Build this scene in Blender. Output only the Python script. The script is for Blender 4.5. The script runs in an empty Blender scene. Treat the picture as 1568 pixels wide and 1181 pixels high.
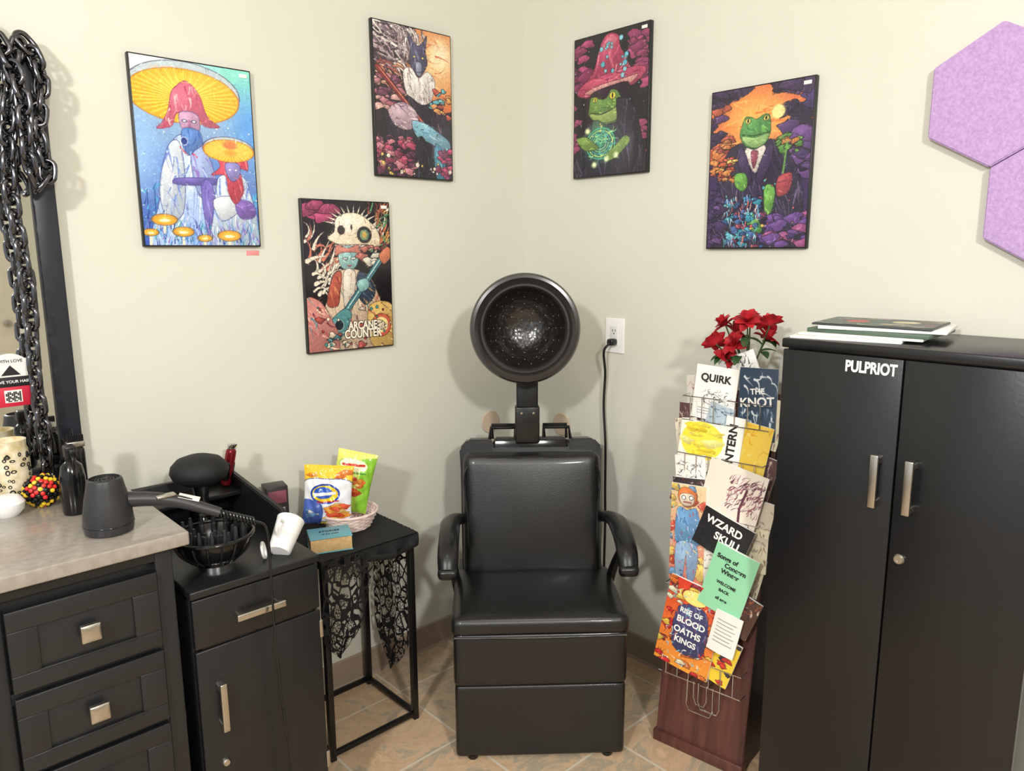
import bpy, bmesh, math, random
import numpy as np
from mathutils import Vector, Matrix, Euler
sc=bpy.context.scene
sc.view_settings.view_transform='Standard'
rad=math.radians
random.seed(4)
# ------------------------------------------------------------ materials
def lin(c):
    c=c/255.0
    return c/12.92 if c<=0.04045 else ((c+0.055)/1.055)**2.4
def col(c): return (lin(c[0]),lin(c[1]),lin(c[2]),1)
MATS={}
def mat(name,c,rough=.5,metal=0,bump=0,bscale=60,var=.06,coat=0,c2=None,vscale=8,spec=.5):
    if name in MATS: return MATS[name]
    m=bpy.data.materials.new(name); m.use_nodes=True; nt=m.node_tree; N=nt.nodes; L=nt.links
    b=N['Principled BSDF']; b.inputs['Roughness'].default_value=rough; b.inputs['Metallic'].default_value=metal
    b.inputs['Specular IOR Level'].default_value=spec
    if coat: b.inputs['Coat Weight'].default_value=coat; b.inputs['Coat Roughness'].default_value=.1
    tc=N.new('ShaderNodeTexCoord'); n=N.new('ShaderNodeTexNoise'); n.inputs['Scale'].default_value=vscale; n.inputs['Detail'].default_value=4
    L.new(tc.outputs['Object'],n.inputs['Vector'])
    r=N.new('ShaderNodeValToRGB'); r.color_ramp.elements[0].position=.3; r.color_ramp.elements[1].position=.7
    a=col(c); d=col(c2) if c2 else tuple(min(1,x*(1+var)) for x in a[:3])+(1,)
    if not c2: a=tuple(x*(1-var) for x in a[:3])+(1,)
    r.color_ramp.elements[0].color=a; r.color_ramp.elements[1].color=d
    L.new(n.outputs['Fac'],r.inputs['Fac']); L.new(r.outputs['Color'],b.inputs['Base Color'])
    if bump:
        n2=N.new('ShaderNodeTexNoise'); n2.inputs['Scale'].default_value=bscale; n2.inputs['Detail'].default_value=3
        L.new(tc.outputs['Object'],n2.inputs['Vector'])
        bp=N.new('ShaderNodeBump'); bp.inputs['Strength'].default_value=bump; bp.inputs['Distance'].default_value=.002
        L.new(n2.outputs['Fac'],bp.inputs['Height']); L.new(bp.outputs['Normal'],b.inputs['Normal'])
    MATS[name]=m; return m
def painted(name,rough=.3,coat=0):
    if name in MATS: return MATS[name]
    m=bpy.data.materials.new(name); m.use_nodes=True; nt=m.node_tree
    b=nt.nodes['Principled BSDF']; b.inputs['Roughness'].default_value=rough
    b.inputs['Coat Weight'].default_value=coat; b.inputs['Coat Roughness'].default_value=.06
    a=nt.nodes.new('ShaderNodeAttribute'); a.attribute_name='Col'
    nt.links.new(a.outputs['Color'],b.inputs['Base Color']); MATS[name]=m; return m

M_black=mat('black_laminate',(24,25,27),.38,bump=.05,bscale=200)
M_cab=mat('black_cabinet_laminate',(20,20,22),.33,bump=.08,bscale=150)
M_van=mat('black_painted_wood',(30,31,34),.38)
M_vinyl=mat('black_vinyl',(20,20,21),.34,bump=.25,bscale=350,coat=.15)
M_plast=mat('black_plastic',(20,20,22),.3)
M_gloss=mat('black_gloss_plastic',(15,15,17),.15)
M_rim=mat('smoky_brown_plastic',(46,41,39),.22)
M_metalb=mat('black_metal',(22,22,23),.35,metal=.3)
M_nick=mat('brushed_nickel',(190,186,178),.28,metal=1)
M_chrome=mat('chrome',(220,220,222),.1,metal=1)
M_white=mat('white_plastic',(240,240,238),.35)
M_paper=mat('white_paper',(240,238,232),.7)
M_chain=mat('black_chrome_chain',(104,104,110),.18,metal=1)
M_pages=mat('book_pages',(226,194,142),.8,c2=(206,168,114),vscale=90)
M_base=mat('vinyl_baseboard',(158,140,124),.55)
M_felt=mat('lilac_felt',(176,144,194),.95,c2=(198,166,212),vscale=140,bump=.6,bscale=300)
M_tan=mat('tan_disc',(206,184,162),.9)
M_art=painted('printed_artwork',.25,.35)
M_print=painted('printed_paper',.45,.1)
M_foil=painted('foil_print',.22,.4)
def bowlmat():
    m=bpy.data.materials.new('smoky_perforated_dome'); m.use_nodes=True; nt=m.node_tree; N=nt.nodes; L=nt.links; b=N['Principled BSDF']
    b.inputs['Roughness'].default_value=.28; b.inputs['Coat Weight'].default_value=.6; b.inputs['Coat Roughness'].default_value=.14
    tc=N.new('ShaderNodeTexCoord'); v=N.new('ShaderNodeTexVoronoi'); v.inputs['Scale'].default_value=70; L.new(tc.outputs['Object'],v.inputs['Vector'])
    r=N.new('ShaderNodeValToRGB'); r.color_ramp.elements[0].position=.13; r.color_ramp.elements[0].color=col((84,72,64)); r.color_ramp.elements[1].position=.22; r.color_ramp.elements[1].color=col((32,26,24))
    L.new(v.outputs['Distance'],r.inputs['Fac']); L.new(r.outputs['Color'],b.inputs['Base Color'])
    bp=N.new('ShaderNodeBump'); bp.inputs['Strength'].default_value=.6; bp.inputs['Distance'].default_value=.002; L.new(v.outputs['Distance'],bp.inputs['Height']); L.new(bp.outputs['Normal'],b.inputs['Normal']); L.new(bp.outputs['Normal'],b.inputs['Coat Normal']); return m
M_bowl=bowlmat()
# ------------------------------------------------------------ mesh helpers
class G:
    def __init__(s,name,loc=(0,0,0),rz=0,rot=None):
        e=bpy.data.objects.new(name,None); e.empty_display_size=.05; sc.collection.objects.link(e)
        e.location=loc; e.rotation_euler=rot if rot else (0,0,rad(rz)); s.e=e
    def add(s,me,name,m=None,loc=(0,0,0),rot=(0,0,0),M=None,smooth=None):
        o=bpy.data.objects.new(name,me); sc.collection.objects.link(o); o.parent=s.e
        if M is not None: o.matrix_local=M
        else: o.location=loc; o.rotation_euler=[rad(a) for a in rot]
        if m is not None:
            me.materials.clear(); me.materials.append(m)
        return o
def shade(me,ang=35):
    me.polygons.foreach_set('use_smooth',[True]*len(me.polygons))
    try: me.set_sharp_from_angle(angle=rad(ang))
    except Exception: pass
def frombm(bm,name,ang=35):
    bmesh.ops.recalc_face_normals(bm,faces=bm.faces)
    me=bpy.data.meshes.new(name); bm.to_mesh(me); bm.free(); shade(me,ang); return me
def box(x0,x1,y0,y1,z0,z1,bev=.003,seg=2):
    bm=bmesh.new(); bmesh.ops.create_cube(bm,size=1)
    for v in bm.verts: v.co=Vector(((x0+x1)/2+v.co.x*(x1-x0),(y0+y1)/2+v.co.y*(y1-y0),(z0+z1)/2+v.co.z*(z1-z0)))
    if bev: bmesh.ops.bevel(bm,geom=bm.edges[:]+bm.verts[:],offset=min(bev,.45*min(abs(x1-x0),abs(y1-y0),abs(z1-z0))),segments=seg,affect='EDGES',profile=.5)
    return frombm(bm,'box',50)
def prism(pts,d0,d1,axis='x',bev=.003):
    bm=bmesh.new()
    def mk(p,d):
        return {'x':(d,p[0],p[1]),'y':(p[0],d,p[1]),'z':(p[0],p[1],d)}[axis]
    a=[bm.verts.new(mk(p,d0)) for p in pts]; b=[bm.verts.new(mk(p,d1)) for p in pts]; n=len(pts)
    bm.faces.new(a); bm.faces.new(b[::-1])
    for i in range(n): bm.faces.new((a[i],b[i],b[(i+1)%n],a[(i+1)%n]))
    if bev: bmesh.ops.bevel(bm,geom=bm.edges[:]+bm.verts[:],offset=bev,segments=2,affect='EDGES')
    return frombm(bm,'prism',40)
def lathe(prof,seg=40,axis='z',closed=False):
    bm=bmesh.new(); rings=[]
    for r,z in prof:
        if r<1e-5: rings.append([bm.verts.new((0,0,z))])
        else: rings.append([bm.verts.new((r*math.cos(2*math.pi*i/seg),r*math.sin(2*math.pi*i/seg),z)) for i in range(seg)])
    for A,B in zip(rings,rings[1:]):
        for i in range(seg):
            j=(i+1)%seg
            if len(A)==1 and len(B)==1: continue
            if len(A)==1: bm.faces.new((A[0],B[i],B[j]))
            elif len(B)==1: bm.faces.new((A[i],A[j],B[0]))
            else: bm.faces.new((A[i],A[j],B[j],B[i]))
    if axis=='y':
        bmesh.ops.rotate(bm,verts=bm.verts,cent=(0,0,0),matrix=Matrix.Rotation(rad(-90),3,'X'))
    return frombm(bm,'lathe',40)
def catmull(P,n=8):
    P=[Vector(p) for p in P]; Q=[P[0]*2-P[1]]+P+[P[-1]*2-P[-2]]; out=[]
    for i in range(1,len(Q)-2):
        for k in range(n):
            t=k/n; a,b,c,d=Q[i-1],Q[i],Q[i+1],Q[i+2]
            out.append(.5*((2*b)+(c-a)*t+(2*a-5*b+4*c-d)*t*t+(3*b-a-3*c+d)*t**3))
    out.append(P[-1]); return out
def tube(P,r,seg=10,smooth=True,sx=1,sy=1,n=8,cap=True,up=(0,0,1)):
    pts=catmull(P,n) if smooth else [Vector(p) for p in P]
    bm=bmesh.new(); rings=[]; prev=None
    for i,p in enumerate(pts):
        t=(pts[min(i+1,len(pts)-1)]-pts[max(i-1,0)]).normalized()
        if prev is None:
            u=Vector(up); u=(u-t*u.dot(t))
            if u.length<.05: u=Vector((1,0,0)); u=u-t*u.dot(t)
        else: u=prev-t*prev.dot(t)
        u.normalize(); prev=u; w=t.cross(u)
        rr=r(i/(len(pts)-1)) if callable(r) else r
        rings.append([bm.verts.new(p+u*math.cos(2*math.pi*k/seg)*rr*sy+w*math.sin(2*math.pi*k/seg)*rr*sx) for k in range(seg)])
    for A,B in zip(rings,rings[1:]):
        for k in range(seg): bm.faces.new((A[k],A[(k+1)%seg],B[(k+1)%seg],B[k]))
    if cap: bm.faces.new(rings[0][::-1]); bm.faces.new(rings[-1])
    return frombm(bm,'tube',45)
def cushion(a,b,c,r,puff=(0,0,0),cuts=14,shear=0):
    """rounded, puffed box of half sizes a,b,c"""
    bm=bmesh.new(); bmesh.ops.create_cube(bm,size=2)
    bmesh.ops.subdivide_edges(bm,edges=bm.edges[:],cuts=cuts,use_grid_fill=True)
    for v in bm.verts:
        s=[math.copysign(1-(1-abs(k))**1.6,k) for k in v.co]
        h=(a,b,c); p=Vector([s[i]*h[i] for i in range(3)])
        q=Vector([max(-h[i]+r,min(h[i]-r,p[i])) for i in range(3)]); d=p-q
        if d.length>1e-6: p=q+d.normalized()*min(r,d.length if max(abs(x) for x in v.co)<.999 else r)
        f=[(1-min(1,(p[i]/h[i])**2)) for i in range(3)]
        p.x+=math.copysign(puff[0],p.x)*f[1]*f[2]*(abs(v.co.x)>.99)
        p.y+=math.copysign(puff[1],p.y)*f[0]*f[2]*(abs(v.co.y)>.99)
        p.z+=math.copysign(puff[2],p.z)*f[0]*f[1]*(abs(v.co.z)>.99)
        v.co=p
    return frombm(bm,'cushion',60)
def torus(R,r,seg=32,s2=10,sx=1,sy=1):
    bm=bmesh.new(); V=[]
    for i in range(seg):
        a=2*math.pi*i/seg; V.append([bm.verts.new(((R+r*math.cos(2*math.pi*j/s2))*math.cos(a)*sx,(R+r*math.cos(2*math.pi*j/s2))*math.sin(a)*sy,r*math.sin(2*math.pi*j/s2))) for j in range(s2)])
    for i in range(seg):
        for j in range(s2): bm.faces.new((V[i][j],V[(i+1)%seg][j],V[(i+1)%seg][(j+1)%s2],V[i][(j+1)%s2]))
    return frombm(bm,'torus',60)
def merge(meshes,name='merged'):
    bm=bmesh.new()
    for me,M in meshes:
        t=me.copy(); t.transform(M); bm.from_mesh(t); bpy.data.meshes.remove(t)
    me=bpy.data.meshes.new(name); bm.to_mesh(me); bm.free(); shade(me,45); return me
def text(body,size,ext=.0004,bold=.012):
    c=bpy.data.curves.new('t','FONT'); c.body=body; c.size=size; c.extrude=ext; c.align_x='CENTER'; c.align_y='CENTER'; c.offset=size*bold
    o=bpy.data.objects.new('t',c); sc.collection.objects.link(o)
    dg=bpy.context.evaluated_depsgraph_get(); me=bpy.data.meshes.new_from_object(o.evaluated_get(dg))
    bpy.data.objects.remove(o); bpy.data.curves.remove(c); return me
# ------------------------------------------------------------ printed artwork painter (vertex colours)
class Cv:
    def __init__(s,w,h,bg=(255,255,255),seed=1):
        s.w,s.h=w,h; s.asp=h/w; s.a=np.zeros((h,w,3)); s.a[:]=bg
        s.X,s.Y=np.meshgrid(np.linspace(0,1,w),np.linspace(0,1,h)); s.r=random.Random(seed)
        s.px=1.0/w; s.clip=None
    def win(s,x0,x1,y0,y1):
        i0=max(0,int(y0*s.h)-2); i1=min(s.h,int(y1*s.h)+3); j0=max(0,int(x0*s.w)-2); j1=min(s.w,int(x1*s.w)+3)
        if i1<=i0 or j1<=j0: return None
        return (slice(i0,i1),slice(j0,j1))
    def put(s,al,c,sl=(slice(None),slice(None))):
        al=np.clip(al,0,1)
        if s.clip is not None: al=al*s.clip[sl]
        al=al[...,None]; s.a[sl]=s.a[sl]*(1-al)+(c if isinstance(c,np.ndarray) else np.array(c,float))*al
    def grad(s,c0,c1,diag=0,al=1):
        t=np.clip(s.Y*(1-diag)+s.X*diag,0,1)[...,None]; s.put(np.full(s.X.shape,float(al)),np.array(c0,float)*(1-t)+np.array(c1,float)*t)
    def ell(s,cx,cy,rx,ry,c,rot=0,al=1,c2=None,ink=None,soft=0):
        m_=max(rx,ry*s.asp); sl=s.win(cx-m_,cx+m_,cy-m_/s.asp,cy+m_/s.asp)
        if sl is None: return s
        dx=s.X[sl]-cx; dy=(s.Y[sl]-cy)*s.asp; k=math.cos(rad(rot)); q=math.sin(rad(rot))
        x=dx*k+dy*q; y=-dx*q+dy*k; d=np.sqrt((x/rx)**2+(y/(ry*s.asp))**2)
        m=np.clip((1-d)/soft,0,1)*al if soft else np.clip((1-d)*min(rx,ry*s.asp)/s.px+.5,0,1)*al
        if ink is not None: s.put(np.clip((1.0-d)*min(rx,ry*s.asp)/s.px+1.6,0,1),ink,sl)
        if c2 is not None:
            t=np.clip(d,0,1)[...,None]; C=np.array(c,float)*(1-t)+np.array(c2,float)*t
            s.put(m,C,sl)
        else: s.put(m,c,sl)
        return s
    def ring(s,cx,cy,rx,ry,w,c):
        d=np.sqrt(((s.X-cx)/rx)**2+((s.Y-cy)/ry)**2); s.put(np.clip((w-abs(d-1)*rx)/s.px+.5,0,1),c)
    def mask(s,P):
        m=np.zeros(s.X.shape,bool); n=len(P)
        for i in range(n):
            x1,y1=P[i]; x2,y2=P[(i+1)%n]
            if y1==y2: continue
            cnd=((s.Y>y1)!=(s.Y>y2)); xi=(x2-x1)*(s.Y-y1)/(y2-y1)+x1; m^=(cnd&(s.X<xi))
        return m.astype(float)
    def poly(s,P,c,al=1): s.put(s.mask(P)*al,c)
    def line(s,P,w,c,al=1,taper=False):
        n=len(P)-1
        for i in range(n):
            x1,y1=P[i]; x2,y2=P[i+1]; sl=s.win(min(x1,x2)-w,max(x1,x2)+w,min(y1,y2)-w/s.asp,max(y1,y2)+w/s.asp)
            if sl is None: continue
            y1a,y2a=y1*s.asp,y2*s.asp
            dx,dy=x2-x1,y2a-y1a; L2=dx*dx+dy*dy+1e-9
            X=s.X[sl]-x1; Y=s.Y[sl]*s.asp-y1a; t=np.clip((X*dx+Y*dy)/L2,0,1)
            d=np.sqrt((X-t*dx)**2+(Y-t*dy)**2)
            ww=w*(1-(i+t)/n) if taper else w
            s.put(np.clip((ww-d)/s.px+.5,0,1)*al,c,sl)
    def blob(s,P,c,ink=(18,14,26),iw=.0028,hatch=(),c2=None,sm=True):
        if sm:
            n=len(P); Q=[]
            for i in range(n):
                a,b,cc,d=[Vector(P[(i+k)%n]) for k in(-1,0,1,2)]
                for k in range(5):
                    t=k/5; v=.5*((2*b)+(cc-a)*t+(2*a-5*b+4*cc-d)*t*t+(3*b-a-3*cc+d)*t**3); Q.append((v.x,v.y))
        else: Q=list(P)
        m=s.mask(Q); old=s.clip; s.clip=m if old is None else m*old
        xs=[q[0] for q in Q]; ys=[q[1] for q in Q]
        if c2 is None: c2=tuple(v*.72 for v in c)
        t=np.clip(.65*(s.Y-min(ys))/(max(ys)-min(ys)+1e-6)+.35*(s.X-min(xs))/(max(xs)-min(xs)+1e-6),0,1)[...,None]
        s.put(np.ones(s.X.shape),np.clip(np.array(c,float)*1.06,0,255)*(1-t)+np.array(c2,float)*t)
        cx=(min(xs)+max(xs))/2; cy=(min(ys)+max(ys))/2; rw=(max(xs)-min(xs))*.3; rh=(max(ys)-min(ys))*.3
        s.ell(cx-rw*.5,cy-rh*.6,rw+.001,rh+.001,tuple(min(255,v*1.12+22) for v in c),al=.45,soft=.9)
        for (n_,pal,ang,L,w,curl) in hatch: s.scrib(n_,pal,min(xs),max(xs),min(ys),max(ys),L,w,ang,curl)
        s.clip=old
        if ink is not None: s.line(Q+[Q[0]],iw,ink,.85)
    def scrib(s,n,pal,x0,x1,y0,y1,L=.15,w=.012,ang=None,curl=.5,al=1,ink=None):
        for _ in range(n):
            x=s.r.uniform(x0,x1); y=s.r.uniform(y0,y1); a=rad(s.r.uniform(0,360) if ang is None else s.r.gauss(ang,14)); P=[(x,y)]
            k=s.r.uniform(-curl,curl); l=L*s.r.uniform(.6,1.3)
            for i in range(5):
                x+=math.cos(a)*l/5; y+=math.sin(a)*l/5/s.asp; a+=k; P.append((x,y))
            q=w*s.r.uniform(.5,1.3)
            if ink is not None: s.line(P,q+.004,ink,al,True)
            s.line(P,q,s.r.choice(pal),al,True)
    def dots(s,n,pal,x0,x1,y0,y1,r=.02,ink=None):
        for _ in range(n):
            q=r*s.r.uniform(.4,1.2); s.ell(s.r.uniform(x0,x1),s.r.uniform(y0,y1),q,q/s.asp,s.r.choice(pal),ink=ink)
    def smoke(s,n,pal,x0,x1,y0,y1,r,ink=(14,10,20)):
        for _ in range(n):
            x=s.r.uniform(x0,x1); y=s.r.uniform(y0,y1); q=r*s.r.uniform(.5,1.2); c=s.r.choice(pal); k=s.r.uniform(-.6,.6)
            P=[(x+math.cos(a)*q*(1+.35*math.sin(3*a+k*9)),y+math.sin(a)*q*.4*(1+.3*math.cos(2*a+k*5))) for a in [2*math.pi*i/10 for i in range(10)]]
            s.blob(P,c,ink,.0025,hatch=((3,[tuple(min(255,v+34) for v in c),tuple(int(v*.6) for v in c)],None,q,.005,.9),))
    def painterly(s,n=2600,L=.045,w=.0034,amp=.22):
        for _ in range(n):
            x=s.r.random(); y=s.r.random(); c=s.a[min(s.h-1,int(y*s.h)),min(s.w-1,int(x*s.w))]*(1+s.r.uniform(-amp,amp*1.2))+s.r.uniform(-6,8)
            a=s.r.uniform(0,6.28); l=L*s.r.uniform(.3,1.2); k=s.r.uniform(-.8,.8); P=[(x,y)]
            for i in range(3): x+=math.cos(a)*l/3; y+=math.sin(a)*l/3/s.asp; a+=k; P.append((x,y))
            s.line(P,w*s.r.uniform(.5,1.2),tuple(np.clip(c,0,255)),.75,True)
    def finish(s,sat=.88,amp=3,n=2600):
        s.painterly(n); g=s.a.mean(-1,keepdims=True); s.a=g+(s.a-g)*sat; s.grain(amp)
    def grain(s,amp=5):
        rs=np.random.RandomState(7); n=rs.randn(s.h//3+1,s.w//3+1); n=np.kron(n,np.ones((3,3)))[:s.h,:s.w]; s.a=s.a+(n*amp)[...,None]
def sheet(cv,w,h,disp=None,name='print'):
    nx,ny=cv.w,cv.h; xs=(np.linspace(0,1,nx)-.5)*w; zs=(.5-np.linspace(0,1,ny))*h
    X,Z=np.meshgrid(xs,zs); Y=np.zeros_like(X)
    if disp is not None: X,Y,Z=disp(X,Z,w,h)
    co=np.stack([X,Y,Z],-1).reshape(-1,3)
    i=np.arange(nx*ny).reshape(ny,nx); f=np.stack([i[1:,:-1],i[1:,1:],i[:-1,1:],i[:-1,:-1]],-1).reshape(-1,4)
    me=bpy.data.meshes.new(name); me.from_pydata(co.tolist(),[],f.tolist())
    at=me.color_attributes.new('Col','FLOAT_COLOR','POINT')
    c=np.clip(cv.a/255,0,1).reshape(-1,3); c=np.where(c<=.04045,c/12.92,((c+.055)/1.055)**2.4)
    at.data.foreach_set('color',np.concatenate([c,np.ones((len(c),1))],1).astype(np.float32).ravel())
    me.polygons.foreach_set('use_smooth',[True]*len(me.polygons)); return me
# ------------------------------------------------------------ room shell
def nodes_wall(name,c):
    m=bpy.data.materials.new(name); m.use_nodes=True; nt=m.node_tree; N=nt.nodes; L=nt.links; b=N['Principled BSDF']
    b.inputs['Roughness'].default_value=.62; tc=N.new('ShaderNodeTexCoord')
    n=N.new('ShaderNodeTexNoise'); n.inputs['Scale'].default_value=1.3; n.inputs['Detail'].default_value=3; L.new(tc.outputs['Object'],n.inputs['Vector'])
    r=N.new('ShaderNodeValToRGB'); r.color_ramp.elements[0].position=.35; r.color_ramp.elements[1].position=.65
    r.color_ramp.elements[0].color=col(tuple(x-3 for x in c)); r.color_ramp.elements[1].color=col(tuple(x+2 for x in c))
    L.new(n.outputs['Fac'],r.inputs['Fac']); L.new(r.outputs['Color'],b.inputs['Base Color'])
    n2=N.new('ShaderNodeTexNoise'); n2.inputs['Scale'].default_value=45; n2.inputs['Detail'].default_value=5; L.new(tc.outputs['Object'],n2.inputs['Vector'])
    bp=N.new('ShaderNodeBump'); bp.inputs['Strength'].default_value=.15; bp.inputs['Distance'].default_value=.003
    L.new(n2.outputs['Fac'],bp.inputs['Height']); L.new(bp.outputs['Normal'],b.inputs['Normal']); return m
M_wall=nodes_wall('painted_drywall',(217,216,203))
def solo(name,me,m):
    o=bpy.data.objects.new(name,me); sc.collection.objects.link(o); me.materials.append(m); return o
H=2.75
solo('wall_left',box(-5.2,0.1,0,.1,0,H,0),M_wall)
solo('wall_right',box(0,.1,-5.2,0,0,H,0),M_wall)
solo('wall_back',box(-5.2,.1,-5.3,-5.2,0,H,0),M_wall)
g=G('wall_storefront',(0,0,0))
g.add(box(-5.3,-5.2,-5.2,.1,0,.35,0),'knee_wall',M_wall); g.add(box(-5.3,-5.2,-5.2,.1,2.5,H,0),'header',M_wall)
g=G('window_1',(0,0,0)); MW=mat('window_frame',(60,58,56),.4,metal=.4)
for y in(-5.15,-3.9,-2.6,-1.3,-.03): g.add(box(-5.28,-5.22,y-.03,y+.03,.35,2.5,.002),'mullion',MW)
for z in(.37,2.48): g.add(box(-5.28,-5.22,-5.2,.0,z-.02,z+.02,.002),'rail',MW)
solo('ceiling',box(-5.2,.1,-5.2,.1,H,H+.08,0),mat('ceiling_paint',(235,234,228),.8))
g=G('door_1',(0,0,0)); MD=mat('door_paint',(226,220,204),.5)
g.add(box(-1.72,-.84,-5.199,-5.165,0,2.05,.003),'door_leaf',MD)
for a in((-1.80,-1.72,0,2.13),(-.84,-.76,0,2.13),(-1.72,-.84,2.05,2.13)): g.add(box(a[0],a[1],-5.199,-5.17,a[2],a[3],.003),'casing',M_white)
g.add(lathe([(0,0),(.028,0),(.030,.006),(.010,.010),(.010,.03),(.026,.045),(.028,.058),(.018,.07),(0,.072)],24,'y'),'door_knob',M_nick,(-.915,-5.165,.92))
fm=bpy.data.materials.new('slate_tile'); fm.use_nodes=True; nt=fm.node_tree; N=nt.nodes; L=nt.links; b=N['Principled BSDF']
tc=N.new('ShaderNodeTexCoord'); br=N.new('ShaderNodeTexBrick'); br.offset=0; br.inputs['Scale'].default_value=1
br.inputs['Brick Width'].default_value=.33; br.inputs['Row Height'].default_value=.33; br.inputs['Mortar Size'].default_value=.0045; br.inputs['Mortar Smooth'].default_value=.3
br.inputs['Color1'].default_value=(0,0,0,1); br.inputs['Color2'].default_value=(1,1,1,1); br.inputs['Mortar'].default_value=(.5,.5,.5,1)
mp=N.new('ShaderNodeMapping'); mp.inputs['Location'].default_value=(.1,.17,0); L.new(tc.outputs['Object'],mp.inputs['Vector']); L.new(mp.outputs['Vector'],br.inputs['Vector'])
ns=N.new('ShaderNodeTexNoise'); ns.inputs['Scale'].default_value=7; ns.inputs['Detail'].default_value=10; ns.inputs['Roughness'].default_value=.7; ns.inputs['Distortion'].default_value=.8; L.new(tc.outputs['Object'],ns.inputs['Vector'])
ad=N.new('ShaderNodeMath'); ad.operation='MULTIPLY_ADD'; ad.inputs[1].default_value=.22; L.new(br.outputs['Color'],ad.inputs[0]); L.new(ns.outputs['Fac'],ad.inputs[2])
cr=N.new('ShaderNodeValToRGB'); e=cr.color_ramp.elements; e[0].position=.34; e[0].color=col((142,126,106)); e[1].position=.85; e[1].color=col((232,196,158))
for p_,c_ in ((.44,(176,160,136)),(.52,(204,174,142)),(.59,(168,158,138)),(.66,(214,182,148)),(.74,(196,166,134))):
    q=e.new(p_); q.color=col(c_)
L.new(ad.outputs[0],cr.inputs['Fac'])
mx=N.new('ShaderNodeMix'); mx.data_type='RGBA'; L.new(br.outputs['Fac'],mx.inputs['Factor']); L.new(cr.outputs['Color'],mx.inputs[6]); mx.inputs[7].default_value=col((214,202,182)); L.new(mx.outputs[2],b.inputs['Base Color'])
b.inputs['Roughness'].default_value=.4
bp=N.new('ShaderNodeBump'); bp.inputs['Strength'].default_value=.4; bp.inputs['Distance'].default_value=.004; L.new(ns.outputs['Fac'],bp.inputs['Height']); L.new(bp.outputs['Normal'],b.inputs['Normal'])
solo('floor',box(-5.2,.1,-5.2,.1,-.08,0,0),fm)
solo('baseboard_left',prism([(0,0),(-.016,0),(-.008,.008),(-.006,.09),(0,.095)],-5.2,-.0,'x',0),M_base)
solo('baseboard_right',prism([(0,0),(-.016,0),(-.008,.008),(-.006,.09),(0,.095)],-5.2,-.0,'y',0),M_base)
# ------------------------------------------------------------ posters
W_,H_=220,327
def mushcap(c,cx,cy,rx,ry,hx,hy,inner=(254,216,52),edge=(236,150,34),top=(190,206,214)):
    c.ell(cx,cy-ry*.10,rx,ry*1.02,top,ink=(70,70,110)); c.ell(cx-rx*.2,cy-ry*.75,rx*.45,ry*.2,(236,196,170),al=.8,soft=.5)
    c.ell(cx,cy+ry*.06,rx*.98,ry*.93,inner,c2=(246,180,40),ink=(190,110,40))
    n=72
    for k in range(n):
        a=math.pi*2*k/n; x1=cx+rx*.95*math.cos(a); y1=cy+ry*.06+ry*.9*math.sin(a); q=.28
        c.line([(hx+(x1-hx)*q,hy+(y1-hy)*q),(x1,y1)],.0018 if k%2 else .003,edge if k%2 else (255,232,110),.8)
    c.ell(cx,cy-ry*.4,rx*.9,ry*.5,(255,236,120),al=.35,soft=.8)
    c.ell(hx,hy,rx*.34,ry*.40,(240,140,50),al=.7,soft=.6)
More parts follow.
